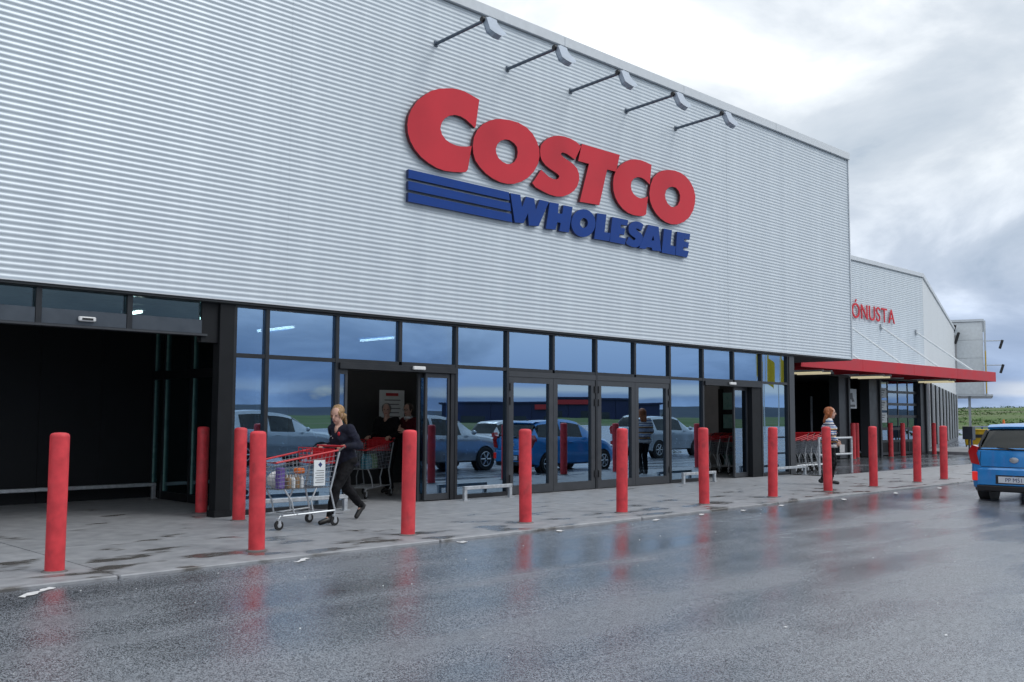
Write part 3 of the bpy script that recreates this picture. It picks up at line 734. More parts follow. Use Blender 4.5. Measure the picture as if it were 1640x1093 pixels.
# ------------------------------------------------------------------ wall sign
SIGN = [
    ('red', [(1.641,7.072), (1.468,7.106), (1.293,7.138), (1.121,7.138), (0.994,7.123), (0.847,7.087), (0.703,7.044), (0.540,6.972), (0.400,6.875), (0.223,6.723), (0.098,6.545), (0.036,6.406), (0.015,6.262), (0.032,6.126), (0.087,5.998), (0.177,5.884), (0.316,5.778), (0.477,5.707), (0.660,5.654), (0.845,5.637), (1.054,5.654), (1.224,5.680), (1.331,5.704), (1.378,5.754), (1.467,6.197), (1.347,6.160), (1.218,6.137), (1.091,6.133), (0.964,6.148), (0.859,6.187), (0.775,6.258), (0.737,6.354), (0.762,6.456), (0.833,6.552), (0.937,6.623), (1.063,6.667), (1.191,6.672), (1.320,6.643), (1.441,6.587), (1.540,6.534), (1.561,6.580)], None),
    ('red', [(2.176,6.841), (2.404,6.870), (2.637,6.872), (2.854,6.827), (3.014,6.741), (3.125,6.628), (3.197,6.492), (3.204,6.351), (3.168,6.201), (3.057,6.031), (2.898,5.882), (2.721,5.774), (2.527,5.699), (2.355,5.669), (2.167,5.671), (1.980,5.706), (1.815,5.765), (1.669,5.853), (1.560,5.953), (1.506,6.076), (1.495,6.208), (1.520,6.360), (1.599,6.511), (1.734,6.648), (1.916,6.756), (2.045,6.809)], [(2.293,6.485), (2.407,6.495), (2.523,6.463), (2.601,6.402), (2.621,6.308), (2.602,6.206), (2.535,6.110), (2.429,6.049), (2.334,6.038), (2.220,6.058), (2.126,6.108), (2.069,6.186), (2.059,6.266), (2.096,6.356), (2.180,6.435)]),
    ('red', [(4.397,6.775), (4.253,6.836), (4.078,6.867), (3.905,6.871), (3.734,6.855), (3.586,6.814), (3.440,6.743), (3.317,6.652), (3.235,6.557), (3.215,6.453), (3.226,6.354), (3.267,6.276), (3.359,6.208), (3.483,6.159), (3.609,6.124), (3.714,6.092), (3.756,6.063), (3.735,6.016), (3.672,5.983), (3.588,5.975), (3.463,5.997), (3.360,6.043), (3.247,6.094), (3.006,5.795), (3.096,5.733), (3.279,5.692), (3.464,5.659), (3.673,5.650), (3.863,5.681), (4.035,5.753), (4.187,5.852), (4.286,5.965), (4.337,6.092), (4.330,6.210), (4.275,6.304), (4.165,6.373), (4.013,6.418), (3.884,6.452), (3.809,6.489), (3.798,6.516), (3.852,6.549), (3.970,6.542), (4.078,6.512), (4.209,6.470)], None),
    ('red', [(4.420,6.832), (5.607,6.838), (5.484,6.464), (5.198,6.458), (4.950,5.684), (4.352,5.657), (4.633,6.468), (4.308,6.467)], None),
    ('red', [(6.678,6.828), (6.476,6.855), (6.297,6.861), (6.120,6.843), (5.945,6.802), (5.771,6.722), (5.600,6.611), (5.479,6.488), (5.406,6.351), (5.381,6.207), (5.392,6.055), (5.451,5.926), (5.547,5.817), (5.691,5.724), (5.862,5.664), (6.060,5.644), (6.236,5.652), (6.388,5.675), (6.478,5.725), (6.546,6.120), (6.417,6.067), (6.290,6.038), (6.164,6.049), (6.064,6.088), (5.990,6.155), (5.965,6.245), (5.991,6.344), (6.066,6.421), (6.192,6.478), (6.319,6.489), (6.447,6.464), (6.549,6.417), (6.614,6.388)], None),
    ('red', [(7.296,6.832), (7.516,6.859), (7.738,6.849), (7.934,6.801), (8.104,6.712), (8.231,6.581), (8.300,6.423), (8.283,6.250), (8.208,6.069), (8.047,5.885), (7.833,5.753), (7.609,5.671), (7.389,5.640), (7.173,5.658), (6.987,5.712), (6.829,5.794), (6.700,5.911), (6.623,6.036), (6.599,6.193), (6.640,6.377), (6.733,6.554), (6.892,6.688), (7.080,6.780)], [(7.414,6.481), (7.552,6.483), (7.662,6.427), (7.716,6.327), (7.700,6.208), (7.616,6.095), (7.477,6.032), (7.367,6.031), (7.259,6.072), (7.179,6.158), (7.154,6.252), (7.195,6.357), (7.291,6.439)]),
    ('blue', [(2.433,5.514), (2.694,5.523), (2.739,5.296), (2.847,5.514), (3.067,5.515), (3.110,5.302), (3.216,5.516), (3.469,5.515), (3.185,5.006), (2.923,4.980), (2.897,5.206), (2.785,5.006), (2.554,4.984)], None),
    ('blue', [(3.494,5.514), (3.752,5.525), (3.726,5.337), (3.848,5.337), (3.882,5.516), (4.148,5.521), (4.041,5.001), (3.761,4.992), (3.804,5.153), (3.709,5.157), (3.658,5.002), (3.386,4.987)], None),
    ('blue', [(4.833,5.300), (4.820,5.225), (4.783,5.152), (4.723,5.085), (4.646,5.030), (4.557,4.990), (4.463,4.968), (4.369,4.964), (4.282,4.981), (4.207,5.015), (4.151,5.064), (4.115,5.126), (4.103,5.195), (4.115,5.269), (4.151,5.341), (4.208,5.407), (4.282,5.462), (4.369,5.503), (4.464,5.527), (4.558,5.532), (4.647,5.518), (4.724,5.485), (4.783,5.435), (4.821,5.372)], [(4.601,5.269), (4.589,5.224), (4.556,5.185), (4.508,5.159), (4.455,5.151), (4.407,5.164), (4.375,5.194), (4.363,5.235), (4.375,5.280), (4.408,5.320), (4.455,5.346), (4.508,5.354), (4.556,5.341), (4.589,5.311)]),
    ('blue', [(4.889,5.512), (5.178,5.527), (5.116,5.160), (5.307,5.161), (5.262,4.990), (4.792,4.978)], None),
    ('blue', [(5.363,5.505), (5.876,5.512), (5.846,5.390), (5.639,5.386), (5.625,5.318), (5.773,5.322), (5.745,5.182), (5.593,5.183), (5.579,5.117), (5.805,5.119), (5.759,4.984), (5.273,4.985)], None),
    ('blue', [(6.400,5.486), (6.338,5.514), (6.262,5.528), (6.188,5.530), (6.114,5.523), (6.050,5.504), (5.987,5.471), (5.934,5.429), (5.899,5.385), (5.890,5.337), (5.895,5.291), (5.913,5.255), (5.952,5.223), (6.006,5.201), (6.060,5.184), (6.105,5.170), (6.124,5.156), (6.114,5.134), (6.087,5.119), (6.051,5.115), (5.997,5.126), (5.953,5.147), (5.904,5.170), (5.800,5.032), (5.839,5.003), (5.918,4.984), (5.998,4.969), (6.088,4.965), (6.170,4.979), (6.244,5.013), (6.309,5.058), (6.352,5.111), (6.374,5.170), (6.371,5.224), (6.347,5.268), (6.300,5.300), (6.234,5.320), (6.179,5.336), (6.146,5.353), (6.142,5.366), (6.165,5.381), (6.216,5.378), (6.262,5.364), (6.319,5.344)], None),
    ('blue', [(6.562,5.513), (6.923,5.520), (7.002,4.993), (6.700,4.981), (6.676,5.034), (6.509,5.028), (6.450,4.977), (6.239,4.972)], [(6.727,5.307), (6.762,5.201), (6.666,5.188)]),
    ('blue', [(7.119,5.510), (7.406,5.512), (7.351,5.172), (7.540,5.170), (7.512,4.973), (7.027,4.974)], None),
    ('blue', [(7.596,5.508), (8.088,5.521), (8.059,5.386), (7.863,5.380), (7.850,5.320), (8.037,5.321), (8.004,5.193), (7.827,5.194), (7.816,5.124), (8.029,5.127), (7.961,4.973), (7.525,4.982)], None),
]
sg = thing('wall_sign', 'large shop sign of red and blue letters with three blue stripes on the corrugated wall', 'sign', (10.0445, 12.656, -0.0064))
sg.scale = (1.00444, 1, 1.00444)
for i, (c, outer, hole) in enumerate(SIGN):
    off = 0.003*(i % 2) + (0.0 if c == 'red' else 0.004)
    MB().prism(outer, hole, off, 0.066).build('letter', ['sign_%s' % c, 'sign_%s_side' % c], sg)
for z0, z1, x1a, x1b in ((5.375, 5.522, 2.40, 2.42), (5.18, 5.325, 2.435, 2.455), (4.98, 5.13, 2.465, 2.49)):
    MB().prism([(0.06, z1), (x1a, z1), (x1b, z0), (0.06, z0)], None, 0.006, 0.066).build('stripe', ['sign_blue', 'sign_blue_side'], sg)

# floodlights over the sign
ordn = ['leftmost', 'second', 'middle', 'fourth', 'rightmost']
proto = None
for i, x in enumerate((10.73, 12.47, 14.23, 15.99, 17.75)):
    if proto is None:
        fl = thing('floodlight', '', 'floodlight', (x, 12.74, 7.88), 0, 'floodlights on arms above the sign')
        MB().box(-0.04, 0.04, -0.02, 0.0, -0.05, 0.05).build('wall_plate', 'lamp_arm', fl, bevel=0.004)
        MB().tube([(0, -0.02, 0), (0, -1.22, 0.06)], 0.03, 10).build('arm', 'lamp_arm', fl, smooth='auto')
        MB().tube([(-0.07, -1.24, 0.065), (0.08, -1.24, 0.065)], 0.045, 10).build('joint', 'black_plastic', fl, smooth='auto')
        rot = Matrix.Rotation(R(-26), 3, 'X')
        hd = MB()
        out_ = [(-0.03, 0.03), (0.06, 0.045), (0.17, 0.01), (0.215, -0.06), (0.225, -0.26), (0.20, -0.325), (0.05, -0.325), (-0.01, -0.24)]
        hd.prism(out_, None, -0.075, 0.03, side=0)
        hd.v = [tuple(rot @ Vector(p) + Vector((0.0, -1.25, 0.05))) for p in hd.v]
        h = hd.build('lamp_head', 'lamp_grey', fl, bevel=0.028)
        ln_ = MB().prism([(0.02, -0.03), (0.16, -0.03), (0.19, -0.26), (0.03, -0.26)], None, 0.031, 0.036, side=0)
        ln_.v = [tuple(rot @ Vector(p) + Vector((0.0, -1.25, 0.05))) for p in ln_.v]
        ln_.build('lens', 'lamp_clear', h)
        proto = fl
    else:
        fl = copy_tree(proto); fl.location.x = x
    fl['label'] = '%s of five floodlights on arms above the large letters' % ordn[i]

# ------------------------------------------------------------------ bollards
bm_sleeve = MB().lathe([(0.086, 0.0), (0.086, 1.225), (0.0835, 1.243), (0.074, 1.256), (0.048, 1.264), (0.001, 1.267)], n=28)
bm_foot = MB().lathe([(0.115, -0.02), (0.115, 0.004), (0.10, 0.012), (0.088, 0.014)], n=24)
bproto = None
def bollard(x, y, lbl, group, z=0.0, tilt=(0, 0)):
    global bproto
    if bproto is None:
        bproto = thing('bollard', lbl, 'bollard', (x, y, z), 0, group)
        bm_sleeve.build('sleeve', 'bollard_red', bproto, smooth='auto')
        bm_foot.build('footing', 'bollard_foot', bproto, smooth='auto')
        b = bproto
    else:
        b = copy_tree(bproto); b.location = (x, y, z); b['label'] = lbl; b['group'] = group
    b.rotation_euler = (R(tilt[0]), R(tilt[1]), rnd.uniform(0, 6))
    return b
G1 = 'red bollards along the walkway edge'
words = ['first', 'second', 'third', 'fourth', 'fifth', 'sixth', 'seventh', 'eighth', 'ninth', 'tenth', 'eleventh']
extra = ['standing alone at far left', 'in front of the shopping cart', 'before the first sliding door', 'before the first double door', 'before the second double door', 'left of the second sliding door',
         'right of the second sliding door', 'in front of the woman in striped jumper', 'just right of the woman in striped jumper', 'second from the far end', 'at the far end of the row']
for i, x in enumerate((3.45, 5.52, 7.57, 9.60, 11.67, 13.83, 16.0, 18.07, 20.05, 22.24, 23.74)):
    bollard(x, 9.41, '%s red kerbside bollard from the left, %s' % (words[i], extra[i]), G1, 0, (rnd.uniform(-.7, .7), rnd.uniform(-.7, .7)))
G2 = 'red bollards guarding the black column'
bollard(7.02, 13.55, 'red bollard left of the black column inside the left entrance', G2)
bollard(6.90, 12.25, 'red bollard right in front of the black column', G2)
G3 = 'red bollards at the service bays'
for x, y, l_ in [(31.2, 16.1, 'behind the nested carts'), (34.3, 16.7, 'just right of the striped jumper'), (32.8, 16.1, 'left of the poster bay opening'), (35.9, 16.15, 'left of the glazed roller door'), (36.95, 16.15, 'in front of the glazed roller door'), (39.6, 16.05, 'at the right corner of the bays')]:
    bollard(x, y, 'small distant red bollard at the service bays, ' + l_, G3)

# ------------------------------------------------------------------ low guard rails in front of glass
def guard_rail(x0, x1, y, h, lbl, posts=2, gap=None):
    g = thing('guard_rail', lbl, 'guard rail', ((x0+x1)/2, y, 0), 0, 'low galvanised guard rails')
    w = x1 - x0
    MB().box(-w/2, w/2, -0.035, 0.035, h - 0.06, h).build('rail', 'galvanised', g, bevel=0.006)
    for i in range(posts):
        px = -w/2 + 0.035 + (w - 0.07)*i/(posts-1)
        p = MB().box(px - 0.032, px + 0.032, -0.03, 0.03, 0.0, h - 0.0605).build('post', 'galvanised', g, bevel=0.005)
        MB().box(px - 0.06, px + 0.06, -0.06, 0.06, 0.0005, 0.012).build('foot_plate', 'galvanised', p)
guard_rail(11.30, 12.45, 12.56, 0.24, 'low grey rail below the pane right of the first sliding door')
guard_rail(17.65, 18.9, 12.56, 0.24, 'low grey rail below the pane left of the second sliding door')
guard_rail(21.4, 22.85, 12.5, 0.24, 'low grey rail at the right end of the glazing')
guard_rail(7.3, 8.86, 12.5, 0.24, 'low grey rail behind the shopping cart')
guard_rail(1.2, 7.66, 16.45, 0.27, 'long low grey rail along the black back wall of the left entrance', 5)
rl = thing('guard_rail', 'tall two-bar grey rail right of the woman in striped jumper', 'guard rail', (24.0, 12.2, 0), 0, 'cart bay rails')
for z in (0.50, 0.92): MB().tube([(-1.0, 0, z), (0.75, 0, z)], 0.028, 8).build('rail', 'galvanised', rl, smooth='auto')
for x in (-1.0, 0.75): MB().tube([(x, 0, 0), (x, 0, 0.95)], 0.032, 8).build('post', 'galvanised', rl, smooth='auto')

# ------------------------------------------------------------------ service centre
WY = 16.8
sb = thing('service_building', 'lower grey service building with open bays and red lettering beyond the main store', 'building')
k_tot = int((7.32 - 3.0)/PITCHW)
cmx = clad_mesh(4.9, k_tot, 6)
for i in range(3):
    o = obj('cladding_sheet', cmx, sb); o.location = (26.0 + i*4.9, WY - (0.002 if i % 2 else 0), 3.0)
box('backing_wall', 'flashing', sb, 25.99, 40.69, WY + 0.01, WY + 0.3, 3.0, 7.35)
box('parapet_flashing', 'flashing', sb, 25.99, 40.72, WY - 0.07, WY + 0.36, 7.30, 7.46, bevel=0.006)
box('roof', 'soffit', sb, 25.99, 40.69, WY + 0.31, 40, 7.0, 7.2)
# bays: piers and openings
for a, c in [(22.95, 26.3), (33.15, 33.9), (35.55, 36.45), (40.15, 40.69)]:
    box('pier', 'grey_frame', sb, a, c, WY - 0.03, WY + 0.35, 0.0, 2.93, bevel=0.005)
    box('door_track', 'grey_frame', sb, c - 0.14, c - 0.02, WY - 0.10, WY - 0.0305, 0.0, 2.9)
box('bay_lintel', 'dark_frame', sb, 22.95, 40.69, WY - 0.02, WY + 0.32, 2.931, 3.0)
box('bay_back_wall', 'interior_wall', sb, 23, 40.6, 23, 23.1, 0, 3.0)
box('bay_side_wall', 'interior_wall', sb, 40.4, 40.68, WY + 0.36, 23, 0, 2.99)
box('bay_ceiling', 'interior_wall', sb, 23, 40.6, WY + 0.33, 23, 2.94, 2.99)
box('bay_window', 'partition', sb, 29.4, 31.4, 22.85, 22.98, 0.9, 2.5)
# glazed roller door in the right bay: rows of panes in a frame
rd = bpy.data.objects.new('roller_door', None); COL.objects.link(rd); rd.parent = sb
for r_ in range(6):
    z0 = 0.02 + r_*0.48
    box('door_section', 'dark_frame', rd, 36.46, 40.13, WY + 0.10, WY + 0.15, z0, z0 + 0.10)
    for c_ in range(4):
        a = 36.46 + c_*0.915
        box('section_pane', 'door_pane' if r_ > 0 else 'black_panel', rd, a + 0.06, a + 0.90, WY + 0.12, WY + 0.13, z0 + 0.101, z0 + 0.479)
        box('section_bar', 'dark_frame', rd, a + 0.001, a + 0.059, WY + 0.101, WY + 0.149, z0 + 0.101, z0 + 0.479)
for k, z in enumerate((2.42, 1.94, 1.46)):
    pz_ = thing('poster', ['uppermost', 'middle', 'lowest'][k] + ' white poster on the glazed roller door', 'poster', (36.9, WY + 0.07, z), 0, 'posters on the roller door')
    MB().box(-0.33, 0.33, 0, 0.008, -0.19, 0.19).build('board', 'white_board', pz_)
    for q in range(3): MB().box(-0.24, 0.18 - q*0.08, -0.003, -0.0005, 0.08 - q*0.09, 0.11 - q*0.09).build('print_line', 'print_grey', pz_)
pz_ = thing('poster', 'white hanging poster with dark figure in the middle bay', 'poster', (34.35, WY + 0.1, 2.15), 0, 'bay posters')
MB().box(-0.42, 0.42, 0, 0.01, -0.36, 0.36).build('board', 'white_board', pz_)
MB().prism([(-.2, -.05), (-.05, .05), (-.1, .2), (.1, .22), (.12, .05), (.25, -.1), (.05, -.12), (0, -.02)], None, -0.004, -0.0005, side=0).build('print_figure', 'print_grey', pz_)
MB().box(-0.3, 0.3, -0.004, -0.0005, -0.3, -0.22).build('print_line', 'print_grey', pz_)
pl = thing('bay_lift_post', 'thin pale post inside the dark middle bay', 'post', (36.2, 19.5, 0)); MB().tube([(0, 0, 0), (0, 0, 2.3)], 0.05, 8).build('shaft', 'galvanised', pl); MB().box(-.2, .2, -.2, .2, 0.0, 0.03).build('foot_plate', 'galvanised', pl)
# red lettering
def letters(s, x_right, z0, size, sx, y, parent, m_, gap=0.0):
    x = x_right; meshes = []
    for ch in reversed(s):
        me = text_mesh(ch, size, 0.015, sx)
        mn = min(v.co.x for v in me.vertices); mxx = max(v.co.x for v in me.vertices)
        x -= (mxx - mn)
        o = obj('letter', me, parent); me.materials.append(M[m_])
        o.rotation_euler = (PI/2, 0, 0); o.location = (x - mn, y, z0)
        x -= gap
sgn = thing('wall_sign', 'narrow red capital letters on the service building wall', 'sign', (0, 0, 0))
letters('ÞJÓNUSTA', 37.80, 5.14, 0.80, 1.04, WY - 0.075, sgn, 'sign_red', 0.125)

# canopy over the bays
cn = thing('canopy', 'long flat red canopy hung on white rods above the service bays', 'canopy')
cx0, cx1, cy0, cz0, cz1 = 26.05, 41.5, 14.3, 2.92, 3.30
for i in range(4):
    a = cx0 + (cx1 - cx0)*i/4; c = cx0 + (cx1 - cx0)*(i+1)/4
    box('fascia_panel', 'canopy_red', cn, a + 0.004, c - 0.004, cy0, cy0 + 0.06, cz0, cz1, bevel=0.006)
box('end_fascia', 'canopy_red', cn, cx1 - 0.001, cx1 + 0.05, cy0 + 0.002, WY - 0.04, cz0, cz1)
box('end_fascia', 'canopy_red', cn, cx0 - 0.05, cx0 + 0.001, cy0 + 0.002, WY - 0.04, cz0, cz1)
box('deck', 'flashing', cn, cx0, cx1, cy0 + 0.061, WY - 0.04, cz1 - 0.10, cz1 - 0.03)
for i in range(8):
    a = cx0 + (cx1 - cx0)*(i + 0.5)/8
    MB().box(a - 0.04, a + 0.04, cy0 + 0.07, WY - 0.05, cz0 + 0.06, cz1 - 0.101).build('joist', 'canopy_red', cn)
for x in (27.1, 30.3, 33.5, 36.69, 39.9):
    rd_ = MB().tube([(x, WY - 0.03, 4.95), (x, cy0 + 0.25, cz1 - 0.02)], 0.035, 8).build('tie_rod', 'white_board', cn, smooth='auto')
    MB().box(x - 0.06, x + 0.06, WY - 0.06, WY - 0.025, 4.84, 5.06).build('bracket', 'galvanised', rd_)
for (x, lbl) in ((28.6, 'left'), (32.9, 'middle'), (38.6, 'right')):
    for dx in (0, 0.55):
        cl = thing('canopy_light', 'warm lit tube under the red canopy, %s pair, %s one' % (lbl, 'nearer' if dx == 0 else 'farther'), 'tube light', (x + dx, 15.6, 2.86), 0, 'tube lights under the canopy')
        MB().box(-0.06, 0.06, -0.62, 0.62, 0.03, 0.09).build('housing', 'white_board', cl)
        MB().tube([(0, -0.58, 0), (0, 0.58, 0)], 0.03, 8).build('tube', 'tube_light_warm', cl)

# angled wing with tall windows, and the white box at its end
WA = R(18.5)
ww = thing('office_wing', 'pale grey wing angling away with a row of tall dark windows', 'building', (40.72, WY, 0), WA)
LW = 29.0
for i in range(6):
    a = i*LW/6
    box('wall_panel', 'far_wall_white', ww, a + 0.01, a + LW/6 - 0.01, 0.0, 0.25, 3.0, 7.30)
box('parapet_flashing', 'flashing', ww, 0.0, LW, -0.06, 0.30, 7.301, 7.46)
box('roof', 'soffit', ww, 0, LW, 0.31, 14, 7.0, 7.2)
box('plinth', 'grey_frame', ww, 0, LW, 0.02, 0.24, 0.0, 0.25)
for i in range(20):
    a = 0.05 + i*1.45
    if a + 1.4 > LW: break
    w_ = box('window', 'window_dark', ww, a + 0.12, a + 1.33, 0.08, 0.14, 0.26, 2.98)
    MB().box(a - 0.05, a + 0.10, -0.07, 0.2, 0.251, 2.99).build('fin', 'far_wall_white' if i % 2 else 'grey_frame', w_)
    MB().box(a + 0.13, a + 1.32, 0.04, 0.079, 1.9, 1.98).build('glazing_bar', 'grey_frame', w_)
box('door_panel', 'card_brown', ww, 16.1, 16.9, -0.02, 0.05, 0.2, 2.5)
bx_ = thing('entrance_block', 'white box-shaped block overhanging at the far end with arm lights', 'building', (67.6, 24.0, 0), R(19.7))
for i in range(4):
    z = 3.05 + i*1.2
    box('wall_panel', 'far_wall_white', bx_, 0, 9, 0.0, 4.5, z, z + 1.185)
box('parapet_flashing', 'flashing', bx_, -0.08, 9, -0.08, 4.5, 7.86, 8.02)
box('soffit', 'flashing', bx_, -0.05, 9, -0.5, 4.5, 2.93, 3.04)
box('louvre', 'partition', bx_, -0.03, 0.03, 1.6, 2.6, 3.9, 7.0)
for i in range(5): box('ledge', 'flashing', bx_, -0.25, -0.005, 2.9, 4.6, 6.0 + i*0.38, 6.07 + i*0.38)
box('column', 'galvanised', bx_, 1.1, 1.26, 0.85, 1.01, 0.0, 2.93)
box('ground_wall', 'window_dark', bx_, 1.6, 8.9, 2.3, 4.4, 0.0, 2.92)
MB().tube([(-0.1, -0.12, 2.9), (-0.1, -0.12, 7.9)], 0.06, 8).build('downpipe', 'galvanised', bx_)
MB().tube([(-0.17, -0.12, 3.1), (-0.17, -0.12, 5.9)], 0.03, 8).build('warning_strip', 'yellow_plastic', bx_)
for (dx, dy, z, ln, lbl) in [(-0.1, 1.75, 7.5, 0.5, 'upper dark floodlight on the white block face'), (-0.1, 1.55, 7.0, 0.5, 'lower dark floodlight on the white block face'),
                            (2.0, 0.0, 6.7, 1.1, 'upper arm floodlight right of the white block'), (2.0, 0.0, 5.05, 1.1, 'lower arm floodlight right of the white block')]:
    f_ = thing('floodlight', lbl, 'floodlight', tuple(Matrix.Translation((67.6, 24.0, 0)) @ Matrix.Rotation(R(19.7), 4, 'Z') @ Vector((dx, dy, z))), R(19.7), 'arm floodlights on the white block')
    d = Vector((-1, 0, 0)) if dx < 0 else Vector((0, -1, 0))
    MB().tube([(0, 0, 0), d*ln], 0.035, 6).build('arm', 'galvanised', f_)
    MB().obox(d*ln + Vector((0, 0, -0.25)), 0.20, 0.17, 0.62 if dx > 0 else 0.8, Matrix.Rotation(R(18), 3, 'X')).build('lamp_head', 'black_plastic', f_, bevel=0.03)

# far pavement furniture
def wheelie(x, y, lbl, s=1.0):
    w = thing('wheeled_bin', lbl, 'bin', (x, y, 0), R(20), 'yellow wheeled bins')
    body = MB()
    lo, hi = 0.25*s, 0.35*s
    v = [(-lo,-lo,.12),(lo,-lo,.12),(lo,lo,.12),(-lo,lo,.12),(-hi,-hi,0.92*s),(hi,-hi,0.92*s),(hi,hi,0.92*s),(-hi,hi,0.92*s)]
    body.add(v, [(0,3,2,1),(4,5,6,7),(0,1,5,4),(1,2,6,5),(2,3,7,6),(3,0,4,7)]); body.build('tub', 'yellow_plastic', w, bevel=0.03)
    MB().box(-hi-.03, hi+.03, -hi-.03, hi+.03, 0.925*s, 0.98*s).build('lid', 'yellow_plastic', w, bevel=0.02)
    MB().box(-hi-.01, -hi+.12, -0.18, 0.18, 0.62*s, 0.76*s).build('label_patch', 'black_plastic', w)
    for a, b_ in ((-1,-1),(1,-1),(1,1),(-1,1)): MB().lathe([(0.07,-.025),(0.07,.025)], (a*lo*.8, b_*lo*.8, .07), (0,1,0), 10).build('wheel', 'rubber', w)
wheelie(44.4, 16.05, 'yellow wheeled bin just left of the blue car')
wheelie(50.5, 18.72, 'smaller yellow bin behind the grey post', 0.72)
ps = thing('post_box', 'grey-blue box on a thin post before the tall windows', 'post', (41.5, 15.4, 0))
MB().tube([(0,0,0),(0,0,0.62)], 0.035, 8).build('post', 'grey_frame', ps); MB().box(-0.16,0.16,-0.2,0.2,0.6,1.12).build('box', 'header_panel', ps, bevel=0.01)
r3 = thing('guard_rail', 'dark blue cart rail beside the yellow bins', 'guard rail', (46.0, 16.6, 0), 0, 'far cart rails')
for z in (0.55, 1.08): MB().tube([(-2.6, -0.6, z), (4.2, 0.5, z)], 0.03, 6).build('rail', 'blue_paint', r3)
for q in (0, .33, .66, 1.0): MB().tube([(-2.6+6.8*q, -0.6+1.1*q, 0), (-2.6+6.8*q, -0.6+1.1*q, 1.1)], 0.035, 6).build('post', 'blue_paint', r3)
tcn = thing('traffic_cone', 'small orange cone top behind the blue car roof', 'cone', (52, 17.6, 0)); MB().lathe([(.2,.03),(.05,1.35),(.03,1.4)], n=14).build('body', 'orange_plastic', tcn, smooth='auto'); MB().box(-.28,.28,-.28,.28,0,.04).build('base', 'orange_plastic', tcn)
pv = MB(); pv.box(40.75, 62, 12.6, 18.2, -0.2, 0.10); tag(pv.build('far_pavement', 'concrete'), kind='structure')

# posters and fittings inside the vestibule
def board(x, y, z0, z1, w, lbl, head='print_red', rows=7, rz=0):
    p = thing('notice_board', lbl, 'notice', (x, y, z0), rz, 'notices in the vestibule')
    h = z1 - z0
    MB().box(0, w, 0, 0.012, 0, h).build('board', 'white_board', p)
    MB().box(w*.25, w*.75, -0.003, -0.0005, h*.86, h*.93).build('print_heading', head, p)
    for q in range(rows):
        z = h*(0.76 - 0.7*q/rows); a = w*(0.2 + 0.06*(q % 3)); MB().box(a, w*0.84 - w*.05*(q % 2), -0.003, -0.0005, z - h*.012, z + h*.012).build('print_line', 'print_grey', p)
    return p
board(12.55, 16.6, 1.10, 1.98, 0.66, 'white notice with red heading in the doorway behind two people')
board(13.40, 16.4, 1.10, 2.28, 0.42, 'tall white notice at the right of the open doorway', 'print_grey', 5)
p = board(9.15, 16.2, 0.9, 2.15, 0.95, 'large pale poster with red figure behind the second lower pane', 'white_board', 2)
MB().prism([(.42, .1), (.52, .1), (.55, .5), (.5, .72), (.47, .72), (.42, .5)], None, -0.004, -0.0008, side=0).build('print_figure', 'print_red', p)
p = board(22.655, 16.15, 1.75, 2.05, 0.34, 'small white notice on the grey partition by the second sliding door', 'print_blue', 2, rz=-PI/2)
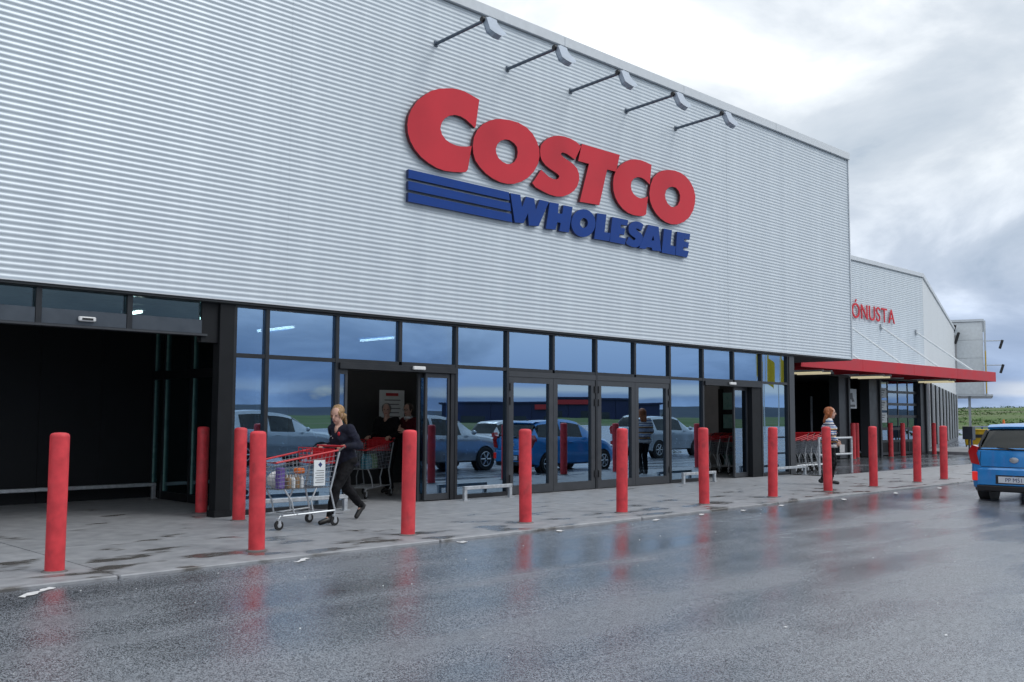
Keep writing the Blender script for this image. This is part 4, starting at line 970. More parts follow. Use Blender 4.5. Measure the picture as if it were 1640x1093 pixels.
# ------------------------------------------------------------------ shopping carts (heading +x, origin between the wheels)
def wires(mb, a, b, c, d, nu, nv, r):
    """grid of wires over the quad a-b (bottom) d-c (top)"""
    a, b, c, d = map(Vector, (a, b, c, d))
    for i in range(nu + 1):
        t_ = i/nu; mb.tube([a.lerp(b, t_), d.lerp(c, t_)], r, 4, caps=False)
    for j in range(nv + 1):
        t_ = j/nv; mb.tube([a.lerp(d, t_), b.lerp(c, t_)], r, 4, caps=False)
def make_cart(lbl):
    c = thing('shopping_cart', lbl, 'shopping cart')
    w1, w0 = 0.29, 0.24            # half widths top, bottom (rear wider than front)
    zr, zf, zb = 0.98, 0.84, 0.50  # rim height rear, front; basket floor
    xr, xf = -0.44, 0.49
    bs = MB()
    for s in (-1, 1):
        wires(bs, (xr+.06, s*w0, zb), (xf-.08, s*w0*.8, zb), (xf, s*w1*.82, zf), (xr, s*w1, zr), 15, 7, 0.0032)
    wires(bs, (xf-.08, -w0*.8, zb), (xf-.08, w0*.8, zb), (xf, w1*.82, zf), (xf, -w1*.82, zf), 7, 7, 0.0032)
    wires(bs, (xr+.06, -w0, zb), (xf-.08, -w0*.8, zb), (xf-.08, w0*.8, zb), (xr+.06, w0, zb), 15, 7, 0.0032)
    wires(bs, (xr+.06, -w0, zb), (xr+.06, w0, zb), (xr, w1, zr), (xr, -w1, zr), 7, 7, 0.0032)
    bs.build('basket', 'chrome_wire', c)
    MB().tube([(xr, w1, zr), (xf, w1*.82, zf), (xf, -w1*.82, zf), (xr, -w1, zr)], 0.013, 8).build('rim', 'red_plastic', c, smooth='auto')
    hdl = MB().tube([(xr-.11, -w1, zr+.045), (xr-.11, w1, zr+.045)], 0.018, 10).build('handle', 'red_plastic', c, smooth='auto')
    for s in (-1, 1): MB().tube([(xr, s*w1, zr-.02), (xr-.06, s*w1, zr+.02), (xr-.11, s*w1, zr+.045)], 0.013, 6).build('bracket', 'black_plastic', hdl)
    seat = MB().box(xr+.02, xr+.20, -w1+.03, w1-.03, zr-.17, zr-.155)
    wires(seat, (xr+.20, -w1+.03, zr-.17), (xr+.20, w1-.03, zr-.17), (xr+.23, w1-.03, zr+.03), (xr+.23, -w1+.03, zr+.03), 6, 4, 0.006)
    seat.build('child_seat', 'red_plastic', c)
    MB().box(xr+.012, xr+.018, -w1+.06, w1-.06, zr-.16, zr+.02).build('seat_flap', 'red_plastic', c)
    fr_ = MB()
    for s in (-1, 1):
        fr_.tube([(xr-.02, s*w1, zr-.02), (xr+.10, s*.265, .47), (xr+.02, s*.27, .20), (xr+.03, s*.27, .14)], 0.013, 6)
        fr_.tube([(xr+.02, s*.27, .20), (xf-.10, s*.20, .17), (xf-.08, s*.20, .14)], 0.013, 6)
        fr_.tube([(xf-.30, s*.22, .19), (xf-.26, s*.215, .35), (xf-.16, s*.2, zb)], 0.011, 6)
        fr_.tube([(xr+.35, s*.24, .195), (xr+.38, s*.235, .35), (xr+.30, s*.235, zb)], 0.011, 6)
    for x in (xr+.05, -.1, .15, xf-.12): fr_.tube([(x, -.235, .185), (x, .235, .185)], 0.009, 6)
    fr_.build('frame', 'galvanised', c, smooth='auto')
    for x in (xr+.05, xf-.06):
        for s in (-1, 1):
            y = s*(.27 if x < 0 else .20)
            k = MB(); k.tube([(x, y, .145), (x-.02, y, .10)], 0.016, 6); k.box(x-.045, x-.005, y-.022, y-.017, .05, .125); k.box(x-.045, x-.005, y+.017, y+.022, .05, .125)
            cs = k.build('castor', 'galvanised', c)
            MB().lathe([(.035,-.016),(.062,-.013),(.064,0),(.062,.013),(.035,.016)], (x-.025, y, .064), (0,1,0), 16).build('wheel', 'rubber', cs, smooth='auto')
            MB().lathe([(.030,-.018),(.030,.018)], (x-.025, y, .064), (0,1,0), 12).build('hub', 'galvanised', cs)
    return c
cart = make_cart('shopping cart with red rim pushed by the blonde woman')
cart.location = (7.06, 11.08, 0); cart.rotation_euler = (0, 0, PI + R(4)); cart['group'] = 'shopping carts'
# sign card on its near side (local +y is the camera side because the cart faces away from +x)
cd = MB().box(-0.25, -0.07, 0.262, 0.268, 0.53, 0.86).build('sign_card', 'white_board', cart)
MB().prism([(-.20, .80), (-.17, .835), (-.135, .80), (-.17, .765)], None, 0.2685, 0.270, side=0).build('print_emblem', 'plate_ink', cd)
for q in range(6): MB().box(-0.23, -0.09 - .02*(q % 2), 0.2685, 0.270, 0.57 + q*0.03, 0.579 + q*0.03).build('print_line', 'print_grey', cd)
def on_cart(name, lbl, cat, lx, ly, lz, mk):
    t_ = thing(name, lbl, cat); t_.matrix_world = cart.matrix_basis @ Matrix.Translation((lx, ly, lz)); mk(t_); return t_
on_cart('drink_pack', 'pack of small bottles with dark tops in the cart', 'drinks', 0.12, 0.05, 0.51, lambda t_: ([MB().lathe([(.03, 0), (.03, .11), (.012, .14), (.012, .165)], (-.1 + .066*(q % 4), -.05 + .066*(q//4), 0), n=10).build('bottle', 'card_brown' if q % 2 else 'white_board', t_) for q in range(12)]))
on_cart('orange_pack', 'small orange packet lying on the bottles in the cart', 'packet', 0.05, 0.12, 0.69, lambda t_: MB().box(-.06, .06, -.05, .05, 0, .07).build('packet', 'orange_plastic', t_, bevel=.015))
on_cart('purple_pack', 'tall purple pack standing in the front of the cart', 'packet', 0.33, 0.10, 0.51, lambda t_: MB().box(-.04, .04, -.05, .05, 0, .26).build('carton', 'purple_pack', t_, bevel=.006))
on_cart('grey_bag', 'grey carrier bag lying in the middle of the cart', 'bag', 0.26, -0.08, 0.51, lambda t_: MB().ball((0, 0, .1), .13, .1, .11).build('bag', 'cloth_white', t_, smooth=True))
c2 = copy_tree(cart)
for ch in list(c2.children):
    if ch.name.startswith('sign_card'):
        for g in list(ch.children): bpy.data.objects.remove(g)
        bpy.data.objects.remove(ch)
c2.location = (10.55, 14.30, 0); c2.rotation_euler = (0, 0, R(206)); c2['label'] = 'shopping cart in the dark doorway pushed by the man'
plain = c2
for q, (mx_, lbl) in enumerate([('bottle_green', 'green bottle pack in the doorway cart'), ('bottle_blue', 'blue bottle pack in the doorway cart')]):
    t_ = thing('bottle_pack', lbl, 'drinks'); t_.matrix_world = plain.matrix_basis @ Matrix.Translation((-0.05 + q*0.22, 0.08, 0.51))
    for k in range(6): MB().lathe([(.035, 0), (.035, .17), (.013, .22), (.013, .25)], (-.07 + .07*(k % 3), -.035 + .07*(k//3), 0), n=10).build('bottle', mx_, t_)
# nested carts under the overhang and inside the second door
rows = [((23.75 + 0.28*k, 13.45 - 0.02*k, 0), R(182), 'nested cart under the overhang, %s from the left' % words[k], 'carts nested under the overhang') for k in range(6)]
rows += [((21.9, 14.15 + 0.27*k, 0), R(94), 'nested cart inside the second sliding door, %s from the left' % words[3-k], 'carts nested in the vestibule') for k in range(4)]
for loc, rz, lbl, grp in rows:
    c_ = copy_tree(plain); c_.location = loc; c_.rotation_euler = (0, 0, rz); c_['label'] = lbl; c_['group'] = grp

# ------------------------------------------------------------------ people
def fuse(mb, voxel, name, mats, parent, smooth_it=4, post=None, fold=0.0):
    """melt overlapping shapes into one continuous skin"""
    me = mb.mesh(name); tmp = bpy.data.objects.new('fuse_tmp', me); COL.objects.link(tmp)
    bm = bmesh.new(); bm.from_mesh(me); bmesh.ops.recalc_face_normals(bm, faces=bm.faces); bm.to_mesh(me); bm.free()
    md = tmp.modifiers.new('r', 'REMESH'); md.mode = 'VOXEL'; md.voxel_size = voxel; md.use_smooth_shade = True
    if smooth_it:
        sm = tmp.modifiers.new('s', 'SMOOTH'); sm.factor = 0.5; sm.iterations = smooth_it
    dg = bpy.context.evaluated_depsgraph_get()
    res = bpy.data.meshes.new_from_object(tmp.evaluated_get(dg))
    bpy.data.objects.remove(tmp)
    res.name = name
    res.materials.clear()
    for q in (mats if isinstance(mats, (list, tuple)) else [mats]): res.materials.append(M[q])
    res.polygons.foreach_set('use_smooth', [True]*len(res.polygons))
    if fold:
        me_n = [v.normal.copy() for v in res.vertices]
        for v, n_ in zip(res.vertices, me_n):
            c = v.co
            w = noise.noise((c.x*9, c.y*9, c.z*17 + c.x*8)) + 0.5*noise.noise((c.x*23, c.y*23, c.z*31))
            v.co = c + n_*(fold*w)
    if post: post(res)
    return obj(name, res, parent)
def hand(mb, wrist, fingers_dir, palm_n, side, curl=0.6):
    """palm plus five bent fingers; fingers curl towards palm_n"""
    w = Vector(wrist); d = Vector(fingers_dir).normalized(); n = Vector(palm_n).normalized(); s = d.cross(n).normalized()*side
    mb.cap(w, w + d*0.075 + s*0.018, 0.024, 0.020, 8); mb.cap(w, w + d*0.07 - s*0.018, 0.024, 0.019, 8)
    for k, (off, ln) in enumerate(((0.031, 0.070), (0.011, 0.080), (-0.010, 0.075), (-0.030, 0.060))):
        a = w + d*0.085 + s*off
        b_ = a + (d*math.cos(curl*.6) + n*math.sin(curl*.6))*ln*0.45
        c_ = b_ + (d*math.cos(curl*1.9) + n*math.sin(curl*1.9))*ln*0.55
        mb.cap(a - d*.015, b_, 0.0095, 0.0088, 8); mb.cap(b_, c_, 0.0088, 0.0075, 8)
    a = w + d*0.025 + s*0.030; b_ = a + d*0.032 + s*0.028 + n*0.012; c_ = b_ + d*0.028 + s*0.004 + n*0.018
    mb.cap(a, b_, 0.012, 0.0105, 8); mb.cap(b_, c_, 0.0105, 0.0085, 8)
def head_shapes(mb, hc, rot):
    f = lambda x, y, z: Vector(hc) + rot @ Vector((x, y, z))
    mb.ball(f(-.008, 0, .022), .096, .076, .100, 16, 10, rot)
    mb.ball(f(.022, 0, -.045), .066, .058, .074, 14, 8, rot)
    mb.cap(f(.045, 0, -.085), f(.055, 0, -.098), .026, .022, 8)
    mb.cap(f(.084, 0, .012), f(.104, 0, -.024), .010, .0145, 8)       # nose
    mb.cap(f(.078, -.02, -.062), f(.078, .02, -.062), .010, .010, 8)    # mouth mound
    for s in (-1, 1):
        mb.cap(f(.066, s*.018, .030), f(.058, s*.050, .030), .012, .010, 8)  # brow
        mb.cap(f(-.005, s*.076, .018), f(.002, s*.074, -.022), .013, .009, 8)  # ear
def face_parts(body, hc, rot):
    f = lambda x, y, z: Vector(hc) + rot @ Vector((x, y, z))
    for s in (-1, 1):
        MB().ball(f(.078, s*.032, .008), .010, .013, .008, 10, 6, rot).build('eye', 'eye_dark', body, smooth=True)
    MB().ball(f(.086, 0, -.062), .008, .024, .007, 10, 6, rot).build('mouth', 'lip', body, smooth=True)
def make_person(lbl, loc, rz, J, top_mat, leg_mat, shoe_mat, hair, top_kind, grip=0.9, female=True, build=1.0, coat_len=0.0):
    p = thing('person', lbl, 'person', loc, rz, 'people at the store front')
    hrot = Matrix.Rotation(J.get('head_turn', 0), 3, 'Z') @ Matrix.Rotation(J.get('head_nod', 0), 3, 'Y')
    V_ = {k: Vector(v) for k, v in J.items() if isinstance(v, tuple)}
    pel, ch, nk, hd = V_['pelvis'], V_['chest'], V_['neck'], V_['head']
    B = build
    # ---- body: one continuous surface
    mb = MB()
    head_shapes(mb, hd, hrot)
    mb.cap(nk - Vector((0.0, 0, .05)), hd + hrot @ Vector((-.015, 0, -.06)), .056, .048, 12)
    mb.cap(pel, ch, .11*B, .115*B, 12); mb.cap(ch, nk - Vector((0, 0, .07)), .115*B, .07, 12)
    for s in ('l', 'r'):
        sg_ = 1 if s == 'l' else -1
        mb.cap(ch + Vector((0, 0, .06)), V_['sh_'+s], .07, .05, 10)
        mb.cap(V_['sh_'+s], V_['el_'+s], .046*B, .038, 10); mb.cap(V_['el_'+s], V_['wr_'+s], .038, .026, 10)
        mb.cap(pel, V_['hip_'+s], .09, .085, 10); mb.cap(V_['hip_'+s], V_['kn_'+s], .080*B, .052, 10); mb.cap(V_['kn_'+s], V_['an_'+s], .052, .034, 10)
        mb.cap(V_['an_'+s], V_['toe_'+s], .036, .026, 8)
        hand(mb, V_['wr_'+s], V_.get('hd_'+s, (0, 0, -1)), V_.get('hn_'+s, (0, -sg_, 0)), sg_ if s == 'l' else sg_, grip)
    body = fuse(mb, 0.0075, 'body', 'skin', p, 3)
    face_parts(body, hd, hrot)
    # ---- trousers
    mb = MB()
    for s in ('l', 'r'):
        mb.cap(pel + Vector((0, 0, .04)), V_['hip_'+s], .125*B, .112*B, 12)
        mb.cap(V_['hip_'+s], V_['kn_'+s], .104*B, .072, 12); mb.cap(V_['kn_'+s], V_['an_'+s] + (V_['kn_'+s]-V_['an_'+s])*.06, .074, .054, 12)
        mb.ball(V_['kn_'+s].lerp(V_['an_'+s], .30) + Vector((-.02, 0, 0)), .062, .058, .10)
    fuse(mb, 0.011, 'trousers', leg_mat, p, 3, None, 0.011)
    # ---- footwear
    for s in ('l', 'r'):
        mb = MB(); an, toe = V_['an_'+s], V_['toe_'+s]
        up_ = (V_['kn_'+s] - an).normalized(); d = (toe - an); 
        mb.cap(an + up_*J.get('boot', .06), an, .058, .046, 12); mb.cap(an - up_*.02 - d.normalized()*.02, toe, .044, .036, 12); mb.cap(an - d.normalized()*.035 - up_*.04, an - up_*.045, .032, .032, 10)
        fuse(mb, 0.009, 'shoe', shoe_mat, p, 2)
    # ---- top: torso, sleeves, hem
    mb = MB(); n_ = 18
    ax = (ch - pel)
    def rg(t_, rx, ry, dx=0): c = pel.lerp(ch, t_); return ((c.x + dx, c.y, c.z), rx, ry)
    hem = -0.10 - coat_len
    mb.rings([rg(hem, .150*B, .185*B), rg(0.05, .145*B, .178*B), rg(0.45, .125*B, .158*B), rg(0.85, .135*B, .175*B), rg(1.1, .130*B, .178*B), ((nk.x - .03, nk.y, nk.z - .075), .085, .12), ((nk.x - .01, nk.y, nk.z - .035), .060, .066)], n_)
    if female:
        for s in (-1, 1): mb.ball(pel.lerp(ch, .93) + Vector((.085*B, s*.075, 0)), .062, .072, .07)
    for s in ('l', 'r'):
        mb.cap(ch.lerp(nk, .45), V_['sh_'+s], .085, .072, 12); mb.cap(V_['sh_'+s], V_['el_'+s], .072*B, .058, 12); mb.cap(V_['el_'+s], V_['wr_'+s].lerp(V_['el_'+s], .10), .059, .044, 12)
    def stripes(me):
        if top_kind != 'striped': return
        for q in ('stripe_navy', 'stripe_blue', 'stripe_ochre', 'stripe_grey', 'stripe_white'): me.materials.append(M[q])
        pat = [4, 4, 4, 3, 3, 3, 0, 2, 5, 1, 3, 5, 2, 1, 5, 2, 0, 5, 1, 2, 5, 3, 0, 5, 2, 1, 5, 5, 2, 5]
        pat = [4, 4, 4, 4, 5, 4, 1, 3, 1, 5, 2, 5, 3, 1, 5, 2, 5, 1, 3, 5, 2, 5, 1, 5, 5, 2, 5, 5, 5]
        for q in me.polygons:
            me_z = q.center.z
            q.material_index = pat[max(0, min(len(pat)-1, int((me_z - 0.74)/0.0245)))]
    fuse(mb, 0.012, 'jumper' if top_kind == 'striped' else 'jacket', top_mat, p, 3, stripes, 0.012)
    # ---- hair
    f = lambda x, y, z: hd + hrot @ Vector((x, y, z))
    mb = MB()
    mb.ball(f(-.028, 0, .038), .098, .086, .096, 16, 10, hrot)
    mb.ball(f(-.058, 0, -.02), .062, .078, .085, 14, 8, hrot)
    for s in (-1, 1): mb.ball(f(-.012, s*.066, .03), .058, .022, .062, 12, 8, hrot)
    hk = hair[1]
    if hk == 'ponytail':
        mb.cap(f(-.11, 0, .0), f(-.165, .01, -.05), .036, .042, 10); mb.cap(f(-.165, .01, -.05), f(-.19, .02, -.19), .042, .014, 10); mb.ball(f(-.05, 0, .06), .09, .09, .085)
        for s in (-1, 1): mb.cap(f(.045, s*.062, .055), f(.03, s*.076, -.03), .014, .010, 8)
    elif hk == 'long':
        for s in (-1, 0, 1): mb.cap(f(-.075, s*.055, -.03), f(-.135, s*.05, -.20), .052, .030, 10)
        mb.ball(f(-.07, 0, .03), .085, .098, .095)
        for s in (-1, 1): mb.cap(f(.02, s*.072, .05), f(-.02, s*.088, -.10), .026, .022, 8)
    elif hk == 'bun':
        mb.ball(f(-.115, 0, .01), .048, .048, .05)
    hmesh = fuse(mb, 0.009, 'hair', hair[0], p, 1, None, 0.008)
    return p, V_, f, hrot
mat('stripe_navy', (0.02, 0.035, 0.12), 0.9, bump=0.6, bscale=60)
mat('stripe_blue', (0.10, 0.20, 0.42), 0.9, bump=0.6, bscale=60)
mat('stripe_ochre', (0.42, 0.24, 0.07), 0.9, bump=0.6, bscale=60)
mat('stripe_grey', (0.38, 0.38, 0.39), 0.9, bump=0.6, bscale=60)
mat('stripe_white', (0.62, 0.62, 0.63), 0.9, bump=0.6, bscale=60)
mat('knit', (0.5, 0.5, 0.5), 0.9, bump=0.6, bscale=60)

# woman leaning into the cart, long stride; local +x is forward
J1 = dict(pelvis=(0, 0, .87), chest=(.075, 0, 1.18), neck=(.125, 0, 1.385), head=(.175, 0, 1.50), head_nod=R(12), head_turn=R(18), boot=.30,
          sh_l=(.095, .175, 1.305), sh_r=(.095, -.175, 1.305), el_l=(-.03, .245, 1.07), el_r=(-.02, -.245, 1.08), wr_l=(.20, .20, 1.07), wr_r=(.20, -.19, 1.07),
          hd_l=(1, 0, -.05), hd_r=(1, 0, -.05), hn_l=(0, 0, -1), hn_r=(0, 0, -1),
          hip_l=(0, .085, .85), hip_r=(0, -.085, .85), kn_l=(.25, .095, .50), kn_r=(-.10, -.095, .47), an_l=(.36, .095, .085), an_r=(-.40, -.10, .19), toe_l=(.52, .10, .035), toe_r=(-.31, -.10, .045))
p1, V1, f1, h1 = make_person('blonde woman in dark jacket and black trousers pushing a shopping cart', (7.88, 11.16, 0), PI + R(6), J1, 'cloth_navy', 'cloth_black', 'leather_black', ('hair_blonde', 'ponytail'), 'jacket', build=1.08, coat_len=0.18)
p1.scale = (0.96, 0.96, 0.96)
MB().ball((.225, .10, 1.24), .012, .028, .030, 10, 6).build('flower_badge', 'red_plastic', p1, smooth=True)
MB().box(.208, .218, -.085, -.03, 1.17, 1.21).build('name_tag', 'cloth_white', p1)
sk = MB().rings([((.145, .0, 1.35), .052, .045), ((.165, 0, 1.30), .045, .042), ((.18, 0, 1.235), .022, .024)], 14)
sk.build('neckline', 'skin', p1, smooth=True)

J2 = dict(pelvis=(0, 0, .90), chest=(.01, 0, 1.22), neck=(.03, 0, 1.42), head=(.055, 0, 1.545), head_nod=R(2), head_turn=R(0), boot=.08,
          sh_l=(.01, .175, 1.345), sh_r=(.01, -.175, 1.345), el_l=(-.03, .24, 1.09), el_r=(.02, -.25, 1.09), wr_l=(.16, .20, .96), wr_r=(.15, -.23, .92),
          hd_l=(.8, 0, -.6), hd_r=(.7, 0, -.7), hn_l=(0, -1, 0), hn_r=(0, 1, 0),
          hip_l=(0, .085, .88), hip_r=(0, -.085, .88), kn_l=(.10, .09, .48), kn_r=(.04, -.09, .47), an_l=(.02, .09, .08), an_r=(-.16, -.09, .10), toe_l=(.18, .09, .035), toe_r=(-.01, -.09, .04))
J2 = dict(J2)
p2, V2, f2, h2 = make_person('red-haired woman in a striped jumper and black trousers walking right', (19.95, 10.35, 0), R(-58), J2, 'knit', 'cloth_black', 'leather_black', ('hair_red', 'long'), 'striped', build=1.2, coat_len=0.22)
MB().box(.20, .30, -.275, -.271, .70, .87).build('paper_sheet', 'cloth_white', p2)

J3 = dict(J2, head_turn=R(20), wr_l=(.32, .20, 1.05), wr_r=(.32, -.2, 1.05), el_l=(.06, .24, 1.08), el_r=(.06, -.24, 1.08), hd_l=(1, 0, 0), hd_r=(1, 0, 0), hn_l=(0, 0, -1), hn_r=(0, 0, -1), pelvis=(0, 0, .92))
p3, V3, f3, h3 = make_person('grey-haired man in black jacket behind a cart in the dark doorway', (11.28, 14.66, 0), R(206), J3, 'cloth_black', 'cloth_black', 'leather_black', ('hair_grey', 'short'), 'jacket', female=False, build=1.15)
J4 = dict(J2, head_turn=R(10), wr_l=(.22, .10, 1.16), el_l=(.05, .24, 1.06), hd_l=(.7, -.6, .3), wr_r=(.20, -.10, 1.20), el_r=(.05, -.24, 1.08), hd_r=(.6, .6, .4))
p4, V4, f4, h4 = make_person('woman with glasses in a burgundy coat standing in the doorway', (11.62, 14.42, 0), R(185), J4, 'cloth_burgundy', 'cloth_black', 'leather_black', ('hair_brown', 'bun'), 'coat', coat_len=0.55)
gl_ = MB()
for s in (-1, 1): gl_.tube([f4(.098, s*.033 + .022*math.cos(a), .010 + .018*math.sin(a)) for a in [2*PI*i/12 for i in range(12)]], .0025, 5, closed=True)
gl_.tube([f4(.10, -.012, .012), f4(.10, .012, .012)], .0025, 5)
gl_.build('glasses', 'black_plastic', p4)
sc4 = MB(); sc4.tube([V4['neck'] + Vector((.055*math.cos(a) + .01, .07*math.sin(a), -.02 + .01*math.sin(3*a))) for a in [2*PI*i/14 for i in range(14)]], .028, 8, closed=True)
sc4.build('scarf', 'cloth_white', p4, smooth=True)
bag = thing('handbag', 'dark handbag held by the woman in burgundy coat', 'handbag', (11.42, 14.72, .78)); MB().box(-.05, .05, -.14, .14, 0, .22).build('pouch', 'leather_black', bag, bevel=.02); MB().tube([(0, -.1, .22), (0, -.06, .36), (0, .06, .36), (0, .1, .22)], .008, 6).build('strap', 'leather_black', bag)

# ------------------------------------------------------------------ cars (rear at x=0, heading +x)
def cr(a, b, c, d, t_):
    return 0.5*((2*b) + (-a + c)*t_ + (2*a - 5*b + 4*c - d)*t_*t_ + (-a + 3*b - 3*c + d)*t_**3)
def make_car(lbl, cat, loc, rz, paint, ST, wheels, wr, glass_rng, plate=None, detail=True, group=None):
    car = thing('parked_car' if not plate else 'car', lbl, cat, loc, rz, group)
    S = []
    for i in range(len(ST)-1):
        p = [ST[max(0, i-1)], ST[i], ST[i+1], ST[min(len(ST)-1, i+2)]]
        n = max(2, int(round((ST[i+1][0]-ST[i][0])/0.055)))
        for k in range(n): S.append([ST[i][0] + (ST[i+1][0]-ST[i][0])*k/n] + [cr(p[0][q], p[1][q], p[2][q], p[3][q], k/n) for q in range(1, 6)])
    S.append(list(ST[-1]))
    cnt = [2, 1, 3, 5, 3, 1, 6, 2, 4]
    def section(s):
        x, w, zb, zl, zt, wt = s; h = max(0.02, zt - zl)
        K = [(0, zb), (w*.86, zb), (w*.965, zb+.05), (w, zb + (zl-zb)*.45), (w*.985, zl-.10), (w*.955, zl), (wt + (w*.955-wt)*.10, zl + h*.80), (wt*.90, zl + h*.955), (0, zt)]
        K.insert(6, (w*.94, zl + min(.03, h*.1)))
        out_ = []
        for i in range(len(K)-1):
            n = cnt[i]
            for k in range(n): t_ = k/n; out_.append((K[i][0] + (K[i+1][0]-K[i][0])*t_, K[i][1] + (K[i+1][1]-K[i][1])*t_))
        out_.append(K[-1]); return out_
    starts = [sum(cnt[:i]) for i in range(len(cnt)+1)]
    secs = [section(s) for s in S]; nr = len(secs[0])
    g = glass_rng
    parts = {k: MB() for k in ('body', 'side_window', 'windscreen', 'rear_window')}
    for sd in (1, -1):
        grid = []
        for s, sec in zip(S, secs):
            row = []
            for (y, z) in sec:
                x = s[0]
                if y > .5*s[1]:
                    for wx in wheels:
                        d = math.hypot(x-wx, z-wr); Rr = wr + .055
                        if abs(d - Rr) < .045 and z < wr + Rr and d > 1e-4: x = wx + (x-wx)*Rr/d; z = wr + (z-wr)*Rr/d
                row.append(Vector((x, sd*y, z)))
            grid.append(row)
        for i in range(len(S)-1):
            for j in range(nr-1):
                q = [grid[i][j], grid[i+1][j], grid[i+1][j+1], grid[i][j+1]]
                c = sum(q, Vector())/4; xm = c.x
                if starts[1] <= j < starts[5] and any(math.hypot(xm-wx, c.z-wr) < wr + .05 for wx in wheels): continue
                key = 'body'
                if starts[6] <= j < starts[7] - 0:
                    if any(a < xm < b_ and abs(c.z - c.z) < 1 for a, b_ in g['side']) and j < starts[7] and (S[i][4]-S[i][3]) > .30: key = 'side_window'
                if j >= starts[7]:
                    if g['rear'][0] < xm < g['rear'][1]: key = 'rear_window'
                    if g['front'][0] < xm < g['front'][1]: key = 'windscreen'
                pb = parts[key]; pb.add(q if sd > 0 else q[::-1], [(0, 1, 2, 3)])
    for idx, fl in ((0, 1), (len(S)-1, -1)):
        sec = secs[idx]; x = S[idx][0]
        for j in range(nr-1):
            (y0, z0), (y1, z1) = sec[j], sec[j+1]
            parts['body'].add([(x, y0, z0), (x, y1, z1), (x, -y1, z1), (x, -y0, z0)], [(0, 1, 2, 3)])
    def fin(key, m_):
        pb = parts[key]
        if not pb.f: return None
        me = pb.mesh(key); me.materials.append(M[m_])
        bm = bmesh.new(); bm.from_mesh(me); bmesh.ops.remove_doubles(bm, verts=bm.verts, dist=.0008); bmesh.ops.recalc_face_normals(bm, faces=bm.faces); bm.to_mesh(me); bm.free()
        me.polygons.foreach_set('use_smooth', [True]*len(me.polygons))
        if hasattr(me, 'set_sharp_from_angle'): me.set_sharp_from_angle(angle=R(40))
        return obj(key, me, car)
    fin('body', paint)
    for k in ('side_window', 'windscreen', 'rear_window'): fin(k, 'car_glass')
    Wd = max(s[1] for s in ST); Ln = ST[-1][0]
    MB().box(.3, Ln-.3, -Wd*.7, Wd*.7, .42, .80).build('cabin_floor', 'car_trim', car)
    for x in (Ln*.36, Ln*.52):
        for s in (-1, 1):
            se = MB().box(x-.08, x+.06, s*.36-.22, s*.36+.22, .55, 1.02).build('seat', 'car_trim', car, bevel=.04)
            MB().box(x-.06, x+.02, s*.36-.12, s*.36+.12, 1.04, 1.20).build('headrest', 'car_trim', se, bevel=.03)
    for wx in wheels:
        for s in (-1, 1):
            MB().lathe([(wr+.05, -.0), (wr+.05, .2)], (wx, s*(Wd-.24) if s > 0 else -(Wd-.04), wr), (0, 1, 0), 20).build('wheel_arch', 'car_trim', car)
            wh = bpy.data.objects.new('wheel', None); COL.objects.link(wh); wh.parent = car; wh.location = (wx, s*(Wd-.10), wr)
            MB().lathe([(wr*.62,-.09),(wr*.93,-.095),(wr,-.075),(wr,.075),(wr*.93,.095),(wr*.62,.09)], axis=(0,1,0), n=28).build('tyre', 'rubber', wh, smooth='auto')
            rm = MB(); rm.lathe([(wr*.63, s*.02-.01), (wr*.63, s*.02+.01)], axis=(0,1,0), n=24)
            rim = rm.build('rim', 'car_trim', wh)
            sp = MB()
            for k in range(6):
                a = 2*PI*k/6; sp.tube([(.03*math.cos(a), s*.095, .03*math.sin(a)), (wr*.60*math.cos(a), s*.085, wr*.60*math.sin(a))], [.028, .022], 6)
            sp.tube([(wr*.62*math.cos(2*PI*k/24), s*.088, wr*.62*math.sin(2*PI*k/24)) for k in range(24)], .014, 6, closed=True)
            sp.build('spokes', 'alloy', rim, smooth='auto')
    zl = ST[1][3]
    # lamps, bumpers, plates
    for s in (-1, 1):
        tl = MB().prism([(s*(Wd-.20), zl-.27), (s*(Wd-.045), zl-.24), (s*(Wd-.02), zl-.02), (s*(Wd-.075), zl+.10), (s*(Wd-.19), zl+.06), (s*(Wd-.14), zl-.06)], None, -.012, .16, side=0)
        tl.v = [(y_, x_, z_) for (x_, y_, z_) in tl.v]
        tl.build('tail_lamp', 'lamp_red', car, bevel=.008)
        rf = MB().box(-.05, .05, s*(Wd-.115)-.048, s*(Wd-.115)+.048, .41, .575).build('rear_reflector', 'reflector_glow' if plate else 'lamp_red', car, bevel=.012)
        hl = MB().ball((Ln-.16, s*(Wd-.24), ST[-2][3]+.02), .16, .14, .07, 12, 8); hl.build('headlight', 'lamp_clear', car, smooth=True)
        mr = MB().ball((Ln*.66, s*(Wd+.09), zl+.03), .05, .10, .07, 12, 8); mr.build('wing_mirror', paint, car, smooth=True)
        MB().tube([(Ln*.42, s*(Wd+.004), zl-.14), (Ln*.42+.16, s*(Wd+.004), zl-.14)], .016, 6).build('door_handle', paint, car)
    bp_ = MB(); ys_ = [(-Wd+.06), -Wd*.8, -Wd*.4, 0, Wd*.4, Wd*.8, Wd-.06]; xs_ = [.14, -.015, -.045, -.05, -.045, -.015, .14]
    pr_ = [(.03, .215), (-.006, .235), (-.012, .31), (.0, .325)]
    vs = [(x_ + dx, y_, z_) for x_, y_ in zip(xs_, ys_) for dx, z_ in pr_] + [(x_ + .10, y_, z_) for x_, y_ in zip(xs_, ys_) for dx, z_ in pr_]
    n4 = 4*len(ys_)
    bp_.add(vs, [(4*i+k, 4*i+k+1, 4*i+k+5, 4*i+k+4) for i in range(len(ys_)-1) for k in range(3)] + [(4*i+3, n4+4*i+3, n4+4*i+7, 4*i+7) for i in range(len(ys_)-1)] + [(4*i, 4*i+4, n4+4*i+4, n4+4*i) for i in range(len(ys_)-1)])
    bp_.build('rear_valance', 'car_trim', car, smooth='auto')
